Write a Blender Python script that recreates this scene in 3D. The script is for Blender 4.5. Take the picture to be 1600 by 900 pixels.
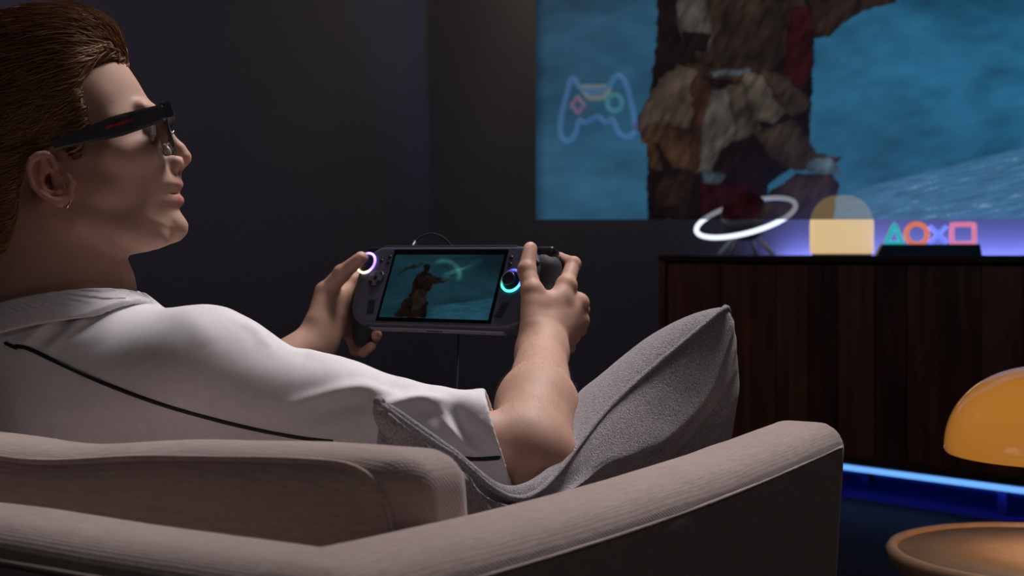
import bpy, bmesh, math, random
import numpy as np
from mathutils import Vector, Matrix
from mathutils.bvhtree import BVHTree

# ---------------------------------------------------------------- scene, camera, world, lights
scene = bpy.context.scene
for o in list(bpy.data.objects): bpy.data.objects.remove(o)
C = scene.collection
FPX = 1600 * 50 / 36.0                       # focal length in pixels of the 1600x900 frame
CAM = np.array([0.0, 0.0, 0.9]); HORIZON = 398.0
cd = bpy.data.cameras.new('camera'); cam = bpy.data.objects.new('camera', cd); C.objects.link(cam)
cam.location = CAM; cam.rotation_euler = (math.pi/2, 0, 0)
cd.lens = 50; cd.sensor_width = 36; cd.shift_y = -(450 - HORIZON) / 1600.0
cd.clip_start = .05; cd.clip_end = 60
cd.dof.use_dof = True; cd.dof.focus_distance = 1.5; cd.dof.aperture_fstop = 9.0
scene.camera = cam
scene.view_settings.view_transform = 'Standard'; scene.view_settings.look = 'None'
scene.view_settings.gamma = 1.0; scene.view_settings.use_curve_mapping = False
scene.view_settings.exposure = 0.0
world = bpy.data.worlds.new('world'); scene.world = world; world.use_nodes = True
world.node_tree.nodes['Background'].inputs[0].default_value = (.5, .5, .7, 1)
world.node_tree.nodes['Background'].inputs[1].default_value = .02

def area(name, loc, target, size, energy, color, size_y=None, spread=180):
    l = bpy.data.lights.new(name, 'AREA'); l.energy = energy; l.color = color; l.size = size
    if size_y: l.shape = 'RECTANGLE'; l.size_y = size_y
    l.spread = math.radians(spread)
    o = bpy.data.objects.new(name, l); C.objects.link(o); o.location = loc
    d = Vector(target) - Vector(loc); o.rotation_euler = d.to_track_quat('-Z', 'Y').to_euler()
    return o
KEY = (0.36, 2.15, 2.64)
area('ceiling_lamp_offscreen', KEY, (-0.20, 1.42, .75), .7, 9.6, (1.0, .93, .92), None, 66)
area('ceiling_lamp_rear_offscreen', (.8, -.8, 2.8), (.0, 1.2, .6), .9, 5.0, (1.0, .88, .86))
area('ceiling_lamp_left_offscreen', (-2.2, 4.3, 2.75), (-1.9, 7.0, 1.1), .8, 12, (.84, .72, 1.0))
area('ceiling_spot_warm_offscreen', (-.1, 6.6, 2.8), (.15, 7.3, 1.9), .25, 3.0, (1.0, .80, .50))

def P(px, py, d):                            # a pixel and a depth along the view axis -> world point
    return np.array([(px-800)/FPX*d, d, CAM[2]-(py-HORIZON)/FPX*d])
def V(*a): return np.array(a, float)

# ---------------------------------------------------------------- tagging and mesh helpers
def tag(o, label=None, cat=None, group=None, kind=None):
    if label: o['label'] = label
    if cat: o['category'] = cat
    if group: o['group'] = group
    if kind: o['kind'] = kind
    return o
def empty(name, loc=(0,0,0), rz=0):
    o = bpy.data.objects.new(name, None); C.objects.link(o); o.location = loc; o.rotation_euler = (0,0,rz)
    o.empty_display_size = .05
    return o
def link(name, me, mat, parent=None, smooth=True):
    if mat is not None: me.materials.append(mat)
    if smooth and len(me.polygons): me.polygons.foreach_set('use_smooth', [True]*len(me.polygons))
    o = bpy.data.objects.new(name, me); C.objects.link(o)
    if parent is not None:
        o.parent = parent
    return o
def from_np(name, v, f):
    me = bpy.data.meshes.new(name)
    v = np.asarray(v, np.float32); f = np.asarray(f, np.int32)
    me.vertices.add(len(v)); me.vertices.foreach_set('co', v.ravel())
    k = f.shape[1]
    me.loops.add(f.size); me.loops.foreach_set('vertex_index', f.ravel())
    me.polygons.add(len(f)); me.polygons.foreach_set('loop_start', np.arange(0, f.size, k, dtype=np.int32))
    me.polygons.foreach_set('loop_total', np.full(len(f), k, np.int32))
    me.update(calc_edges=True); me.validate()
    return me
def from_bm(name, bm, normals=True):
    if normals: bmesh.ops.recalc_face_normals(bm, faces=bm.faces)
    me = bpy.data.meshes.new(name); bm.to_mesh(me); bm.free(); return me
def box_bm(x0, x1, y0, y1, z0, z1, bevel=0, seg=2):
    bm = bmesh.new()
    bmesh.ops.create_cube(bm, size=1, matrix=Matrix.Translation(((x0+x1)/2,(y0+y1)/2,(z0+z1)/2)) @ Matrix.Diagonal((x1-x0,y1-y0,z1-z0,1)))
    if bevel: bmesh.ops.bevel(bm, geom=list(bm.edges), offset=bevel, segments=seg, profile=.5, affect='EDGES')
    return bm
def box(name, b, mat, parent=None, bevel=0, seg=2, smooth=False):
    return link(name, from_bm(name, box_bm(*b, bevel=bevel, seg=seg)), mat, parent, smooth)
def tube_np(pts, r, sides=8, closed=False, caps=True):
    """tube along a polyline with radius r (scalar or per-point)"""
    p = np.asarray(pts, float); n = len(p); r = np.broadcast_to(np.asarray(r, float), (n,))
    if closed: t = np.roll(p,-1,0)-np.roll(p,1,0)
    else: t = np.gradient(p, axis=0)
    t /= np.linalg.norm(t, axis=1, keepdims=True)+1e-12
    ref = np.array([0,0,1.]) if abs(t[0,2]) < .9 else np.array([1.,0,0])
    u = np.zeros((n,3)); cur = ref
    for i in range(n):
        cur = cur - t[i]*(cur@t[i]); cur /= np.linalg.norm(cur)+1e-12; u[i] = cur
    w = np.cross(t, u)
    if closed:                                # undo the twist
        pass
    a = np.arange(sides)*2*math.pi/sides
    ring = p[:,None]+r[:,None,None]*(np.cos(a)[None,:,None]*u[:,None]+np.sin(a)[None,:,None]*w[:,None])
    v = ring.reshape(-1,3); f = []
    m = n if closed else n-1
    for i in range(m):
        j = (i+1) % n
        for k in range(sides):
            k2 = (k+1) % sides
            f.append((i*sides+k, i*sides+k2, j*sides+k2, j*sides+k))
    if caps and not closed:
        v = np.vstack([v, p[0], p[-1]]); c0, c1 = len(v)-2, len(v)-1
        for k in range(sides):
            k2 = (k+1) % sides
            f.append((c0, k2, k, k)); f.append((c1, (n-1)*sides+k, (n-1)*sides+k2, (n-1)*sides+k2))
    return v, f
def tube(name, pts, r, mat, parent=None, sides=8, closed=False):
    v, f = tube_np(pts, r, sides, closed)
    me = bpy.data.meshes.new(name)
    me.from_pydata([tuple(q) for q in v], [], [tuple(dict.fromkeys(q)) for q in f]); me.update()
    return link(name, me, mat, parent)
def lathe(name, prof, mat, parent=None, seg=64, loc=(0,0,0)):
    bm = bmesh.new(); rings = []
    for (r, z) in prof:
        if r < 1e-6: rings.append([bm.verts.new((loc[0],loc[1],loc[2]+z))])
        else: rings.append([bm.verts.new((loc[0]+r*math.cos(2*math.pi*k/seg), loc[1]+r*math.sin(2*math.pi*k/seg), loc[2]+z)) for k in range(seg)])
    for a, b in zip(rings[:-1], rings[1:]):
        for k in range(seg):
            q = [a[k % len(a)], a[(k+1) % len(a)], b[(k+1) % len(b)], b[k % len(b)]]
            q = list(dict.fromkeys(q))
            if len(q) > 2: bm.faces.new(q)
    return link(name, from_bm(name, bm), mat, parent)
def smooth_path(pts, n, closed=False):
    """Catmull-Rom resample"""
    p = np.asarray(pts, float)
    if closed: q = np.vstack([p[-1], p, p[0], p[1]])
    else: q = np.vstack([2*p[0]-p[1], p, 2*p[-1]-p[-2]])
    m = len(q)-3; ts = np.linspace(0, m, n, endpoint=not closed); out = []
    for t in ts:
        i = min(int(t), m-1); s = t-i; a,b,c,d = q[i:i+4]
        out.append(.5*((2*b)+(c-a)*s+(2*a-5*b+4*c-d)*s*s+(3*b-a-3*c+d)*s**3))
    return np.array(out)

# ---------------------------------------------------------------- implicit surfaces
def smin(a, b, k):
    h = np.maximum(k-np.abs(a-b), 0)/k
    return np.minimum(a, b)-h*h*k*.25
def smax(a, b, k): return -smin(-a, -b, k)
def cone(p, a, b, ra, rb):
    a = np.asarray(a, float); b = np.asarray(b, float); ab = b-a
    t = np.clip(((p-a)@ab)/(ab@ab), 0, 1)
    return np.linalg.norm(p-a-t[:,None]*ab, axis=1)-(ra+(rb-ra)*t)
def ell(p, c, r, rot=None):
    q = p-np.asarray(c, float)
    if rot is not None: q = q@rot
    r = np.asarray(r, float)
    k0 = np.linalg.norm(q/r, axis=1); k1 = np.linalg.norm(q/(r*r), axis=1)+1e-9
    return k0*(k0-1)/k1
def rbox(p, c, half, r):
    q = np.abs(p-np.asarray(c, float))-np.asarray(half, float)+r
    return np.linalg.norm(np.maximum(q,0),axis=1)+np.minimum(q.max(axis=1),0)-r
def chain(p, pts, rs, k):
    d = None
    for i in range(len(pts)-1):
        e = cone(p, pts[i], pts[i+1], rs[i], rs[i+1])
        d = e if d is None else smin(d, e, k)
    return d
def grouped(p, groups):
    """groups: (fn, lo, hi, k) -> smooth union, each evaluated only near its own bounds"""
    out = None
    for fn, lo, hi, k in groups:
        q = np.maximum(np.maximum(lo-p, p-hi), 0); bd = np.linalg.norm(q, axis=1)
        d = bd+.004
        m = bd < .03
        if m.any(): d[m] = fn(p[m])
        out = d if out is None else smin(out, d, k)
    return out
def mesh_sdf(fn, lo, hi, h, B=8, slack=1.7):
    """surface nets over sparse blocks"""
    lo = np.asarray(lo, float); hi = np.asarray(hi, float)
    nb = np.ceil((hi-lo)/(h*B)).astype(int)
    bi = np.stack(np.meshgrid(*[np.arange(k) for k in nb], indexing='ij'), -1).reshape(-1,3)
    keep = []
    for s in range(0, len(bi), 200000):
        c = lo+(bi[s:s+200000]+.5)*h*B
        keep.append(np.abs(fn(c)) < slack*h*B*.866)
    bi = bi[np.concatenate(keep)]
    g = np.stack(np.meshgrid(*[np.arange(B+1)]*3, indexing='ij'), -1).reshape(-1,3)
    N = nb*B+3; M1 = N[1]*N[2]; M2 = N[2]
    ids = []; pos = []; edges = []
    for s in range(0, len(bi), 400):
        b = bi[s:s+400]
        gi = b[:,None]*B+g[None]
        val = fn((lo+gi*h).reshape(-1,3)).reshape(len(b), B+1, B+1, B+1)
        gi = gi.reshape(len(b), B+1, B+1, B+1, 3)
        neg = val < 0
        cs = [(i,j,k) for i in (0,1) for j in (0,1) for k in (0,1)]
        sl = lambda A,c: A[:, c[0]:B+c[0], c[1]:B+c[1], c[2]:B+c[2]]
        cnt = sum(sl(neg,c).astype(np.int8) for c in cs)
        act = (cnt > 0) & (cnt < 8)
        if not act.any(): continue
        base = gi[:, :B, :B, :B][act]
        acc = np.zeros((len(base),3)); num = np.zeros(len(base))
        vals = {c: sl(val,c)[act] for c in cs}
        for c in cs:
            for ax in range(3):
                if c[ax]: continue
                c2 = list(c); c2[ax] = 1; c2 = tuple(c2)
                a_, b_ = vals[c], vals[c2]; m = (a_ < 0) != (b_ < 0)
                t = a_[m]/(a_[m]-b_[m])
                q = np.tile(np.array(c, float), (m.sum(),1)); q[:,ax] = t
                acc[m] += q; num[m] += 1
        pos.append(lo+(base+acc/num[:,None])*h)
        ids.append((base[:,0]+1)*M1+(base[:,1]+1)*M2+base[:,2]+1)
        for ax in range(3):
            c2 = [0,0,0]; c2[ax] = 1
            a_ = neg[:, :B,:B,:B]; b_ = sl(neg, c2); m = a_ != b_
            if m.any():
                e = gi[:, :B,:B,:B][m]
                edges.append((ax, (e[:,0]+1)*M1+(e[:,1]+1)*M2+e[:,2]+1, a_[m]))
    ids = np.concatenate(ids); pos = np.concatenate(pos)
    order = np.argsort(ids); ids = ids[order]; pos = pos[order]
    off = [M1, M2, 1]; faces = []
    for ax, e, inside in edges:
        o1, o2 = off[(ax+1)%3], off[(ax+2)%3]
        q = np.stack([e-o1-o2, e-o2, e, e-o1], 1)
        ix = np.searchsorted(ids, q); ix = np.minimum(ix, len(ids)-1)
        ok = (ids[ix] == q).all(1)
        ix = ix[ok]; ins = inside[ok]
        ix[~ins] = ix[~ins][:, ::-1]
        faces.append(ix)
    return pos, np.concatenate(faces)
def color_attr(me, col):
    a = me.color_attributes.new('Col', 'FLOAT_COLOR', 'POINT')
    c = np.ones((len(me.vertices),4), np.float32); c[:, :col.shape[1]] = col
    a.data.foreach_set('color', c.ravel())

# cheap smooth value noise for geometry
def vnoise(p, seed=0):
    p = np.asarray(p, float); i = np.floor(p).astype(np.int64); f = p-i; f = f*f*(3-2*f)
    def hsh(q):
        n = (q[...,0]*374761393+q[...,1]*668265263+q[...,2]*2147483647+seed*974711) & 0xffffffff
        n = ((n ^ (n >> 13))*1274126177) & 0xffffffff
        return ((n ^ (n >> 16)) & 0xffff)/65535.0
    r = 0
    for a in (0,1):
        for b in (0,1):
            for c in (0,1):
                w = (f[...,0] if a else 1-f[...,0])*(f[...,1] if b else 1-f[...,1])*(f[...,2] if c else 1-f[...,2])
                r = r+w*hsh(i+np.array([a,b,c]))
    return r*2-1
def fbm(p, octv=4, seed=0):
    s = 0; a = 1; t = 0
    for k in range(octv): s = s+a*vnoise(np.asarray(p)*2**k, seed+k); t += a; a *= .5
    return s/t

# ---------------------------------------------------------------- materials
def srgb(r, g, b):
    f = lambda c: (c/255/12.92) if c/255 <= .04045 else ((c/255+.055)/1.055)**2.4
    return (f(r), f(g), f(b), 1)
class NT:
    def __init__(s, name):
        s.m = bpy.data.materials.new(name); s.m.use_nodes = True; s.t = s.m.node_tree
        s.b = s.t.nodes['Principled BSDF']; s.out = s.t.nodes['Material Output']
    def n(s, typ, **kw):
        x = s.t.nodes.new(typ)
        for k, v in kw.items():
            if k.startswith('i_'): x.inputs[int(k[2:]) if k[2:].isdigit() else k[2:].replace('_',' ')].default_value = v
            else: setattr(x, k, v)
        return x
    def l(s, a, b): s.t.links.new(a, b)
    def coords(s, scale=(1,1,1), kind='Object'):
        tc = s.n('ShaderNodeTexCoord'); mp = s.n('ShaderNodeMapping'); mp.inputs['Scale'].default_value = scale
        s.l(tc.outputs[kind], mp.inputs[0]); return mp.outputs[0]
    def noise(s, vec, scale, detail=4, rough=.55):
        x = s.n('ShaderNodeTexNoise'); x.inputs['Scale'].default_value = scale; x.inputs['Detail'].default_value = detail
        x.inputs['Roughness'].default_value = rough; s.l(vec, x.inputs['Vector']); return x.outputs['Fac']
    def ramp(s, fac, stops):
        x = s.n('ShaderNodeValToRGB'); e = x.color_ramp.elements
        while len(e) < len(stops): e.new(.5)
        for q, (p, c) in zip(e, stops): q.position = p; q.color = c
        s.l(fac, x.inputs[0]); return x.outputs[0]
    def math(s, op, a, b=None):
        x = s.n('ShaderNodeMath', operation=op)
        for i, q in enumerate((a, b)):
            if q is None: continue
            if isinstance(q, (int, float)): x.inputs[i].default_value = q
            else: s.l(q, x.inputs[i])
        return x.outputs[0]
    def bump(s, h, strength, dist=.002):
        x = s.n('ShaderNodeBump'); x.inputs['Strength'].default_value = strength; x.inputs['Distance'].default_value = dist
        s.l(h, x.inputs['Height']); s.l(x.outputs[0], s.b.inputs['Normal'])
    def set(s, **kw):
        for k, v in kw.items(): s.b.inputs[k.replace('_',' ')].default_value = v
        return s
def plain(name, col, rough=.5, metal=0, var=.12, scale=60, bump=.05, **kw):
    t = NT(name); v = t.coords()
    f = t.noise(v, scale)
    c2 = tuple(min(1, c*(1+var)) for c in col[:3])+(1,); c1 = tuple(c*(1-var) for c in col[:3])+(1,)
    t.l(t.ramp(f, [(.3,c1),(.7,c2)]), t.b.inputs['Base Color'])
    t.set(Roughness=rough, Metallic=metal, **kw)
    if bump: t.bump(f, bump, .001)
    return t.m
def glow(name, col, strength, base=(.8,.8,.8,1)):
    t = NT(name); t.set(Base_Color=base, Emission_Color=col, Emission_Strength=strength, Roughness=.4); return t.m
def fabric(name, c_lo, c_hi, thread=900, rough=.9, bump=.24, streak=(1,1,1), spread=.12):
    """woven cloth: fine cross threads plus slubs running along one axis"""
    t = NT(name); v = t.coords()
    w1 = t.n('ShaderNodeTexWave', wave_type='BANDS', bands_direction='X'); w2 = t.n('ShaderNodeTexWave', wave_type='BANDS', bands_direction='Y'); w3 = t.n('ShaderNodeTexWave', wave_type='BANDS', bands_direction='DIAGONAL')
    for w in (w1,w2,w3):
        w.inputs['Scale'].default_value = thread/6.28; w.inputs['Distortion'].default_value = 1.2; w.inputs['Detail'].default_value = 2; t.l(v, w.inputs[0])
    h = t.math('ADD', t.math('ADD', w1.outputs['Fac'], w2.outputs['Fac']), w3.outputs['Fac'])
    sv = t.coords(streak); slub = t.noise(sv, 120, 3, .6); big = t.noise(v, 7, 3)
    mix = t.math('ADD', t.math('MULTIPLY', slub, .5), t.math('ADD', t.math('MULTIPLY', big, .22), .17))
    t.l(t.ramp(mix, [(.5-spread, c_lo),(.5+spread, c_hi)]), t.b.inputs['Base Color'])
    t.set(Roughness=rough, Sheen_Weight=.25, Sheen_Roughness=.5); t.b.inputs['Specular IOR Level'].default_value = .2
    t.bump(t.math('ADD', t.math('MULTIPLY', h, .5), t.math('MULTIPLY', slub, .35)), bump, .0014)
    return t.m

def keep(o, parent):                          # parent a mesh that already sits in world coordinates
    o.parent = parent; o.matrix_parent_inverse = parent.matrix_basis.inverted(); return o
def xf(o):                                    # matrix of a freshly made top-level object
    return o.matrix_basis.copy()

# ---------------------------------------------------------------- materials of the room
def paint(name, col):
    t = NT(name); v = t.coords(); f = t.noise(v, 35, 5); g = t.noise(v, 1.3, 2)
    t.l(t.ramp(g, [(.3, tuple(c*.93 for c in col[:3])+(1,)),(.7, tuple(c*1.07 for c in col[:3])+(1,))]), t.b.inputs['Base Color'])
    t.set(Roughness=.8); t.bump(f, .12, .002); return t.m
M_WALL = paint('wall_paint', (.15,.147,.158,1))
M_CEIL = paint('ceiling_paint', (.2,.2,.2,1))
def wood(name, c1, c2, scale=(14,14,1.2), rough=.42, attr=False, bump=.08):
    t = NT(name); v = t.coords(scale)
    oi = t.n('ShaderNodeObjectInfo')
    add = t.n('ShaderNodeVectorMath', operation='ADD'); t.l(v, add.inputs[0])
    cm = t.n('ShaderNodeCombineXYZ'); r = t.math('MULTIPLY', oi.outputs['Random'], 40.0); t.l(r, cm.inputs[0]); t.l(r, cm.inputs[1]); t.l(r, cm.inputs[2]); t.l(cm.outputs[0], add.inputs[1])
    f = t.noise(add.outputs[0], 2.2, 6, .62)
    g = t.math('ADD', t.math('MULTIPLY', f, .75), t.math('MULTIPLY', oi.outputs['Random'], .25))
    t.l(t.ramp(g, [(.33, c1),(.68, c2)]), t.b.inputs['Base Color'])
    t.set(Roughness=rough); t.bump(f, bump, .002); return t.m
M_WALNUT = wood('walnut_veneer', srgb(68,33,25), srgb(146,90,60))
M_WALNUT_H = wood('walnut_frame', srgb(50,24,17), srgb(96,56,38), scale=(1.2,14,14))
M_FLOOR = wood('dark_oak_plank', srgb(34,27,31), srgb(64,52,54), scale=(1.2,12,12), rough=.5)
t = NT('dark_floor_far'); v = t.coords()
br = t.n('ShaderNodeTexBrick'); br.inputs['Scale'].default_value = 1.0; br.inputs['Brick Width'].default_value = 1.2; br.inputs['Row Height'].default_value = .14
br.inputs['Mortar Size'].default_value = .0015; br.inputs['Color1'].default_value = srgb(46,38,40); br.inputs['Color2'].default_value = srgb(66,54,54); br.inputs['Mortar'].default_value = (.004,.004,.004,1)
t.l(v, br.inputs[0]); t.l(br.outputs[0], t.b.inputs['Base Color']); t.set(Roughness=.35); M_FLOOR2 = t.m
M_BLACK = plain('black_plastic', (.012,.012,.014,1), .45)
M_METAL = plain('dark_metal', (.05,.05,.055,1), .35, .8)

# ---------------------------------------------------------------- the setting (room turned 48 degrees to the view)
RZ = math.atan2(-.746, .666)
FL = V(.63, 5.97, 0); CX = V(.666,-.746,0); CY = V(.746,.666,0)
def R2W(x, y, z=0): return FL+CX*x+CY*y+V(0,0,z)
def W2R(p): q = np.asarray(p, float)-FL; return q@CX, q@CY
def struct(name, b, mat, parent=None):
    o = box(name, b, mat, parent); o.location = FL if parent is None else (0,0,0)
    if parent is None: o.rotation_euler = (0,0,RZ); tag(o, kind='structure')
    return o
WY = .50
tag(struct('wall_back', (-2.3, 5.7, WY, WY+.1, -.05, 2.85), M_WALL), 'dark grey painted wall behind the walnut console')
tag(struct('wall_left', (-2.3, -2.2, -6.7, WY, -.05, 2.85), M_WALL), 'dark plain side wall beside the corner')
tag(struct('wall_right', (5.6, 5.7, -6.7, WY, -.05, 2.85), M_WALL), 'dark plain wall')
tag(struct('wall_front', (-2.2, 5.6, -6.7, -6.6, -.05, 2.85), M_WALL), 'dark plain wall')
tag(struct('ceiling', (-2.3, 5.7, -6.7, WY+.1, 2.85, 2.95), M_CEIL), 'plain grey ceiling')
fl = struct('floor', (-2.2, 5.6, -6.6, WY, -.05, -.004), M_FLOOR2); tag(fl, 'dark wooden plank floor')
# planks near the console and the side table, one object each
rng = random.Random(4)
pl_me = None
for j in range(26):
    y0 = -3.3+j*.142
    x = -.2-rng.random()*1.1
    while x < 4.4:
        if pl_me is None:
            bm = box_bm(0, 1.2, 0, .139, -.012, 0, bevel=.0015, seg=1); pl_me = from_bm('plank', bm); pl_me.materials.append(M_FLOOR)
        if x+1.2 > 0 and y0 < WY-.15:
            p = bpy.data.objects.new('plank', pl_me); C.objects.link(p); p.parent = fl; p.location = (x, y0, 0)
        x += 1.203
bb = struct('baseboard_back', (-2.2, 5.6, WY-.015, WY, 0, .09), M_WALL)
bb2 = struct('baseboard_left', (-2.2, -2.185, -6.6, WY-.015, 0, .09), M_WALL)
# ceiling lamp that carries the key light
lp = empty('ceiling_lamp', (KEY[0], KEY[1], 2.85)); tag(lp, 'square white ceiling lamp panel above the sofa', 'lamp')
box('housing', (-.4,.4,-.4,.4,-.12,0), M_METAL, lp, .01)
box('cable_cover', (-.03,.03,-.03,.03,-.2,-.12), M_METAL, lp, .005)

# ---------------------------------------------------------------- walnut console cabinet
cab = empty('console_cabinet', FL, RZ)
tag(cab, 'long dark walnut console cabinet with vertical boards along the wall', 'cabinet')
CL, CZ0, CZ1, CD = 2.6, .125, .898, .42
box('top_panel', (-.012, CL, -.012, CD, CZ1-.026, CZ1), M_WALNUT_H, cab, .003)
box('side_panel', (-.012, .022, -.008, CD, CZ0, CZ1-.026), M_WALNUT, cab, .002)
box('side_panel', (CL-.03, CL, -.008, CD, CZ0, CZ1-.026), M_WALNUT, cab, .002)
box('bottom_panel', (0, CL, 0, CD, CZ0, CZ0+.025), M_WALNUT_H, cab, .002)
box('back_panel', (.02, CL-.02, CD-.015, CD, CZ0, CZ1-.02), M_WALNUT, cab)
bx_ = .026; k = 0
bw = [.155,.125,.165,.12,.15,.14,.16,.13,.15,.145]
while bx_ < CL-.05:
    w_ = min(bw[k % len(bw)], CL-.034-bx_)
    box('board', (bx_, bx_+w_-.003, .004+.002*(k % 3), .024, CZ0+.027, CZ1-.036), M_WALNUT, cab, .0015, 1)
    bx_ += w_; k += 1
box('backing', (.022, CL-.03, .024, .034, CZ0+.02, CZ1-.028), M_BLACK, cab)
for lx in (.12, .78, 1.5, CL-.1):
    for ly in (.1, CD-.08):
        box('leg', (lx-.018, lx+.018, ly-.018, ly+.018, -.004, CZ0), M_BLACK, cab, .003)
# blue light bar under the cabinet front
M_LED = glow('led_blue', (.03,.10,1,1), 10.0, (.1,.2,.8,1))
t = NT('led_core'); lw = t.n('ShaderNodeLayerWeight')
t.set(Base_Color=(.1,.2,.8,1), Emission_Color=(.15,.42,1,1), Emission_Strength=1.15); M_LEDC = t.m
bar = empty('led_light_bar', R2W(0,0,0), RZ); tag(bar, 'glowing blue light bar running under the walnut cabinet', 'light')
a = np.array([[.0,.012,.108],[CL-.02,.012,.108]])
tube('tube', a, .0105, M_LEDC, bar, 12)
box('channel', (0, CL-.02, .014, .026, .0935, .1225), M_METAL, bar)
def led(name, rloc, size_x, size_y, energy, color, aim):
    o = area(name, R2W(*rloc), R2W(*aim), size_x, energy, color, size_y)
    x = Vector(CX); z = -(Vector(R2W(*aim))-Vector(R2W(*rloc))).normalized(); y = z.cross(x).normalized()
    o.rotation_euler = Matrix((x, y, z)).transposed().to_euler(); return o
led('led_bar_light', (CL/2, .026, .092), CL, .012, 5, (.02,.05,1), (CL/2, .20, 0))
led('led_wall_wash', (CL/2+.10, CD+.03, .80), CL-.25, .03, 25, (.22,.27,1), (CL/2+.10, WY+.02, 1.25))
strip = tag(box('led_strip', (.5, CL-.05, CD+.001, CD+.012, .775, .787), M_LED), 'thin blue strip light stuck behind the walnut cabinet', 'light')
strip.location = FL; strip.rotation_euler = (0,0,RZ)

def onplane(px, py, ry):                      # pixel -> point on the vertical plane at depth ry of the room frame
    d = V((px-800)/FPX, 1, -(py-HORIZON)/FPX); n_ = CY
    t_ = ((FL+CY*ry-CAM)@n_)/(d@n_); return CAM+d*t_
# ---------------------------------------------------------------- neon game-pad sign on the wall
def neon_pts(pts): return [onplane(830+x/2.572, y/2.572, WY-.02) for x, y in pts]
sign = empty('neon_sign', onplane(933, 168, WY)); tag(sign, 'neon wall sign shaped like a game controller behind the virtual screen', 'sign')
o_ = [(172,318),(212,362),(300,358),(330,318),(352,303),(376,325),(392,372),(416,490),(406,540),(378,550),(352,532),(326,480),(300,492),(268,470),(238,482),(214,494),(194,484),(180,530),(158,562),(130,560),(117,522),(125,450),(145,372),(156,328)]
def neon(name, pts, col, r, n=60, st=1.0):
    p = smooth_path(neon_pts(pts), n, True)
    keep(tube(name, p, r, glow('neon_'+name, col, st), None, 8, True), sign)
neon('outline_tube', o_, (.10,.30,.85,1), .014, 140, .6)
neon('touchpad_tube', [(204,352),(258,350),(312,352),(300,375),(288,392),(258,393),(230,392),(217,374)], (.85,.65,.25,1), .013, 60, .45)
neon('stick_tube', [(335+30*math.cos(a),413+33*math.sin(a)) for a in np.linspace(0,6.283,12,False)], (.10,.75,.65,1), .013, 40, .45)
neon('cross_tube', [(187,390),(200,408),(213,422),(200,437),(187,456),(174,437),(161,422),(174,408)], (.85,.15,.25,1), .010, 48, .5)

# ---------------------------------------------------------------- things on the cabinet
def on_cab(px, ry): p = onplane(px, 398, ry); return np.array([p[0], p[1], CZ1])
# planet lamp with a lit ring on a tripod
q = on_cab(1165, .21); dq = q[1]; s_ = dq/FPX
pl = empty('planet_lamp', q, 0); tag(pl, 'ringed planet table lamp with a white lit ring on splayed legs', 'lamp')
cz = (398-338)*s_+(CAM[2]-CZ1)
me = bpy.data.meshes.new('globe'); bm = bmesh.new(); bmesh.ops.create_uvsphere(bm, u_segments=40, v_segments=24, radius=38*s_, matrix=Matrix.Translation((0,0,cz)))
link('globe', from_bm('globe', bm), plain('globe_grey', (.05,.05,.055,1), .4), pl)
tilt = math.radians(18); rr = 79*s_
e1 = V(math.cos(tilt),0,math.sin(tilt)); e2 = V(-math.sin(tilt)*.28,.96,math.cos(tilt)*.28)
ring = [V(0,0,cz-.004)+rr*(e1*math.cos(a)+e2*math.sin(a)) for a in np.linspace(0, 2*math.pi, 96, False)]
tube('ring', ring, .010, glow('ring_white', (.80,.88,1,1), 1.25), pl, 10, True)
for (lx, ly) in ((-.115,-.03),(.105,-.05),(.06,.08),(-.05,.09)):
    tube('leg', [(lx*.35, ly*.5, cz-30*s_*.9), (lx, ly, .0)], .010, plain('leg_grey', (.42,.42,.45,1), .5), pl, 8)
# dome night light
q = on_cab(1315, .22); s_ = q[1]/FPX
nl = empty('night_light', q, 0); tag(nl, 'plain cream dome night light glowing on the walnut cabinet', 'lamp')
w_ = 49*s_; H_ = 94*s_
prof = [(0,H_)]+[(w_*math.sin(a)**.8, H_-w_+w_*math.cos(a)) for a in np.linspace(.15, math.pi/2, 12)]+[(w_, .03),(w_*.99,.012),(w_*.9,.004)]
t = NT('cream_glow'); t.set(Base_Color=(.8,.65,.4,1), Emission_Color=(1,.71,.35,1), Emission_Strength=.64, Roughness=.35); M_CREAM = t.m
lathe('shade', prof, M_CREAM, nl, 48)
lathe('base', [(0,.0),(w_*.92,.0),(w_*.92,.006),(0,.006)], plain('cream_base', (.5,.4,.25,1), .5), nl, 48)
# four glowing symbols on a black base
q = on_cab(1449, .16); s_ = q[1]/FPX
ic = empty('symbol_lamp', q, math.radians(-8)); tag(ic, 'lamp with triangle, circle, cross and square lit symbols on black base', 'lamp')
bm = bmesh.new(); w2, hh = 79*s_, 17*s_
vs = [bm.verts.new(v) for v in [(-w2,-.045,0),(w2,-.045,0),(w2,.045,0),(-w2,.045,0),(-w2+.02,-.04,hh),(w2-.006,-.04,hh),(w2-.006,.04,hh),(-w2+.02,.04,hh)]]
for f in ((0,1,2,3),(4,5,6,7),(0,1,5,4),(1,2,6,5),(2,3,7,6),(3,0,4,7)): bm.faces.new([vs[i] for i in f])
link('base', from_bm('base', bm), M_BLACK, ic, False)
def sym(name, pts, col, closed=True, st=.6, r=.0095):
    p = np.array([((x-1449)*s_, 0, (398-y)*s_) for x, y in pts])
    return tube(name, p, r, glow('lit_'+name, col, st), ic, 8, closed)
def seg(a, b, n=8): return [tuple(np.array(a)*(1-t)+np.array(b)*t) for t in np.linspace(0,1,n,False)]
sym('triangle', seg((1386,379),(1399,349))+seg((1399,349),(1411,379))+seg((1411,379),(1386,379)), (.02,.55,.60,1))
sym('circle', [(1433+16*math.cos(a),365+16*math.sin(a)) for a in np.linspace(0,6.283,32,False)], (1,.22,.06,1))
cr = sym('cross', [(1452,352),(1466,366),(1478,379)], (.16,.24,1,1), False, .9)
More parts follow.
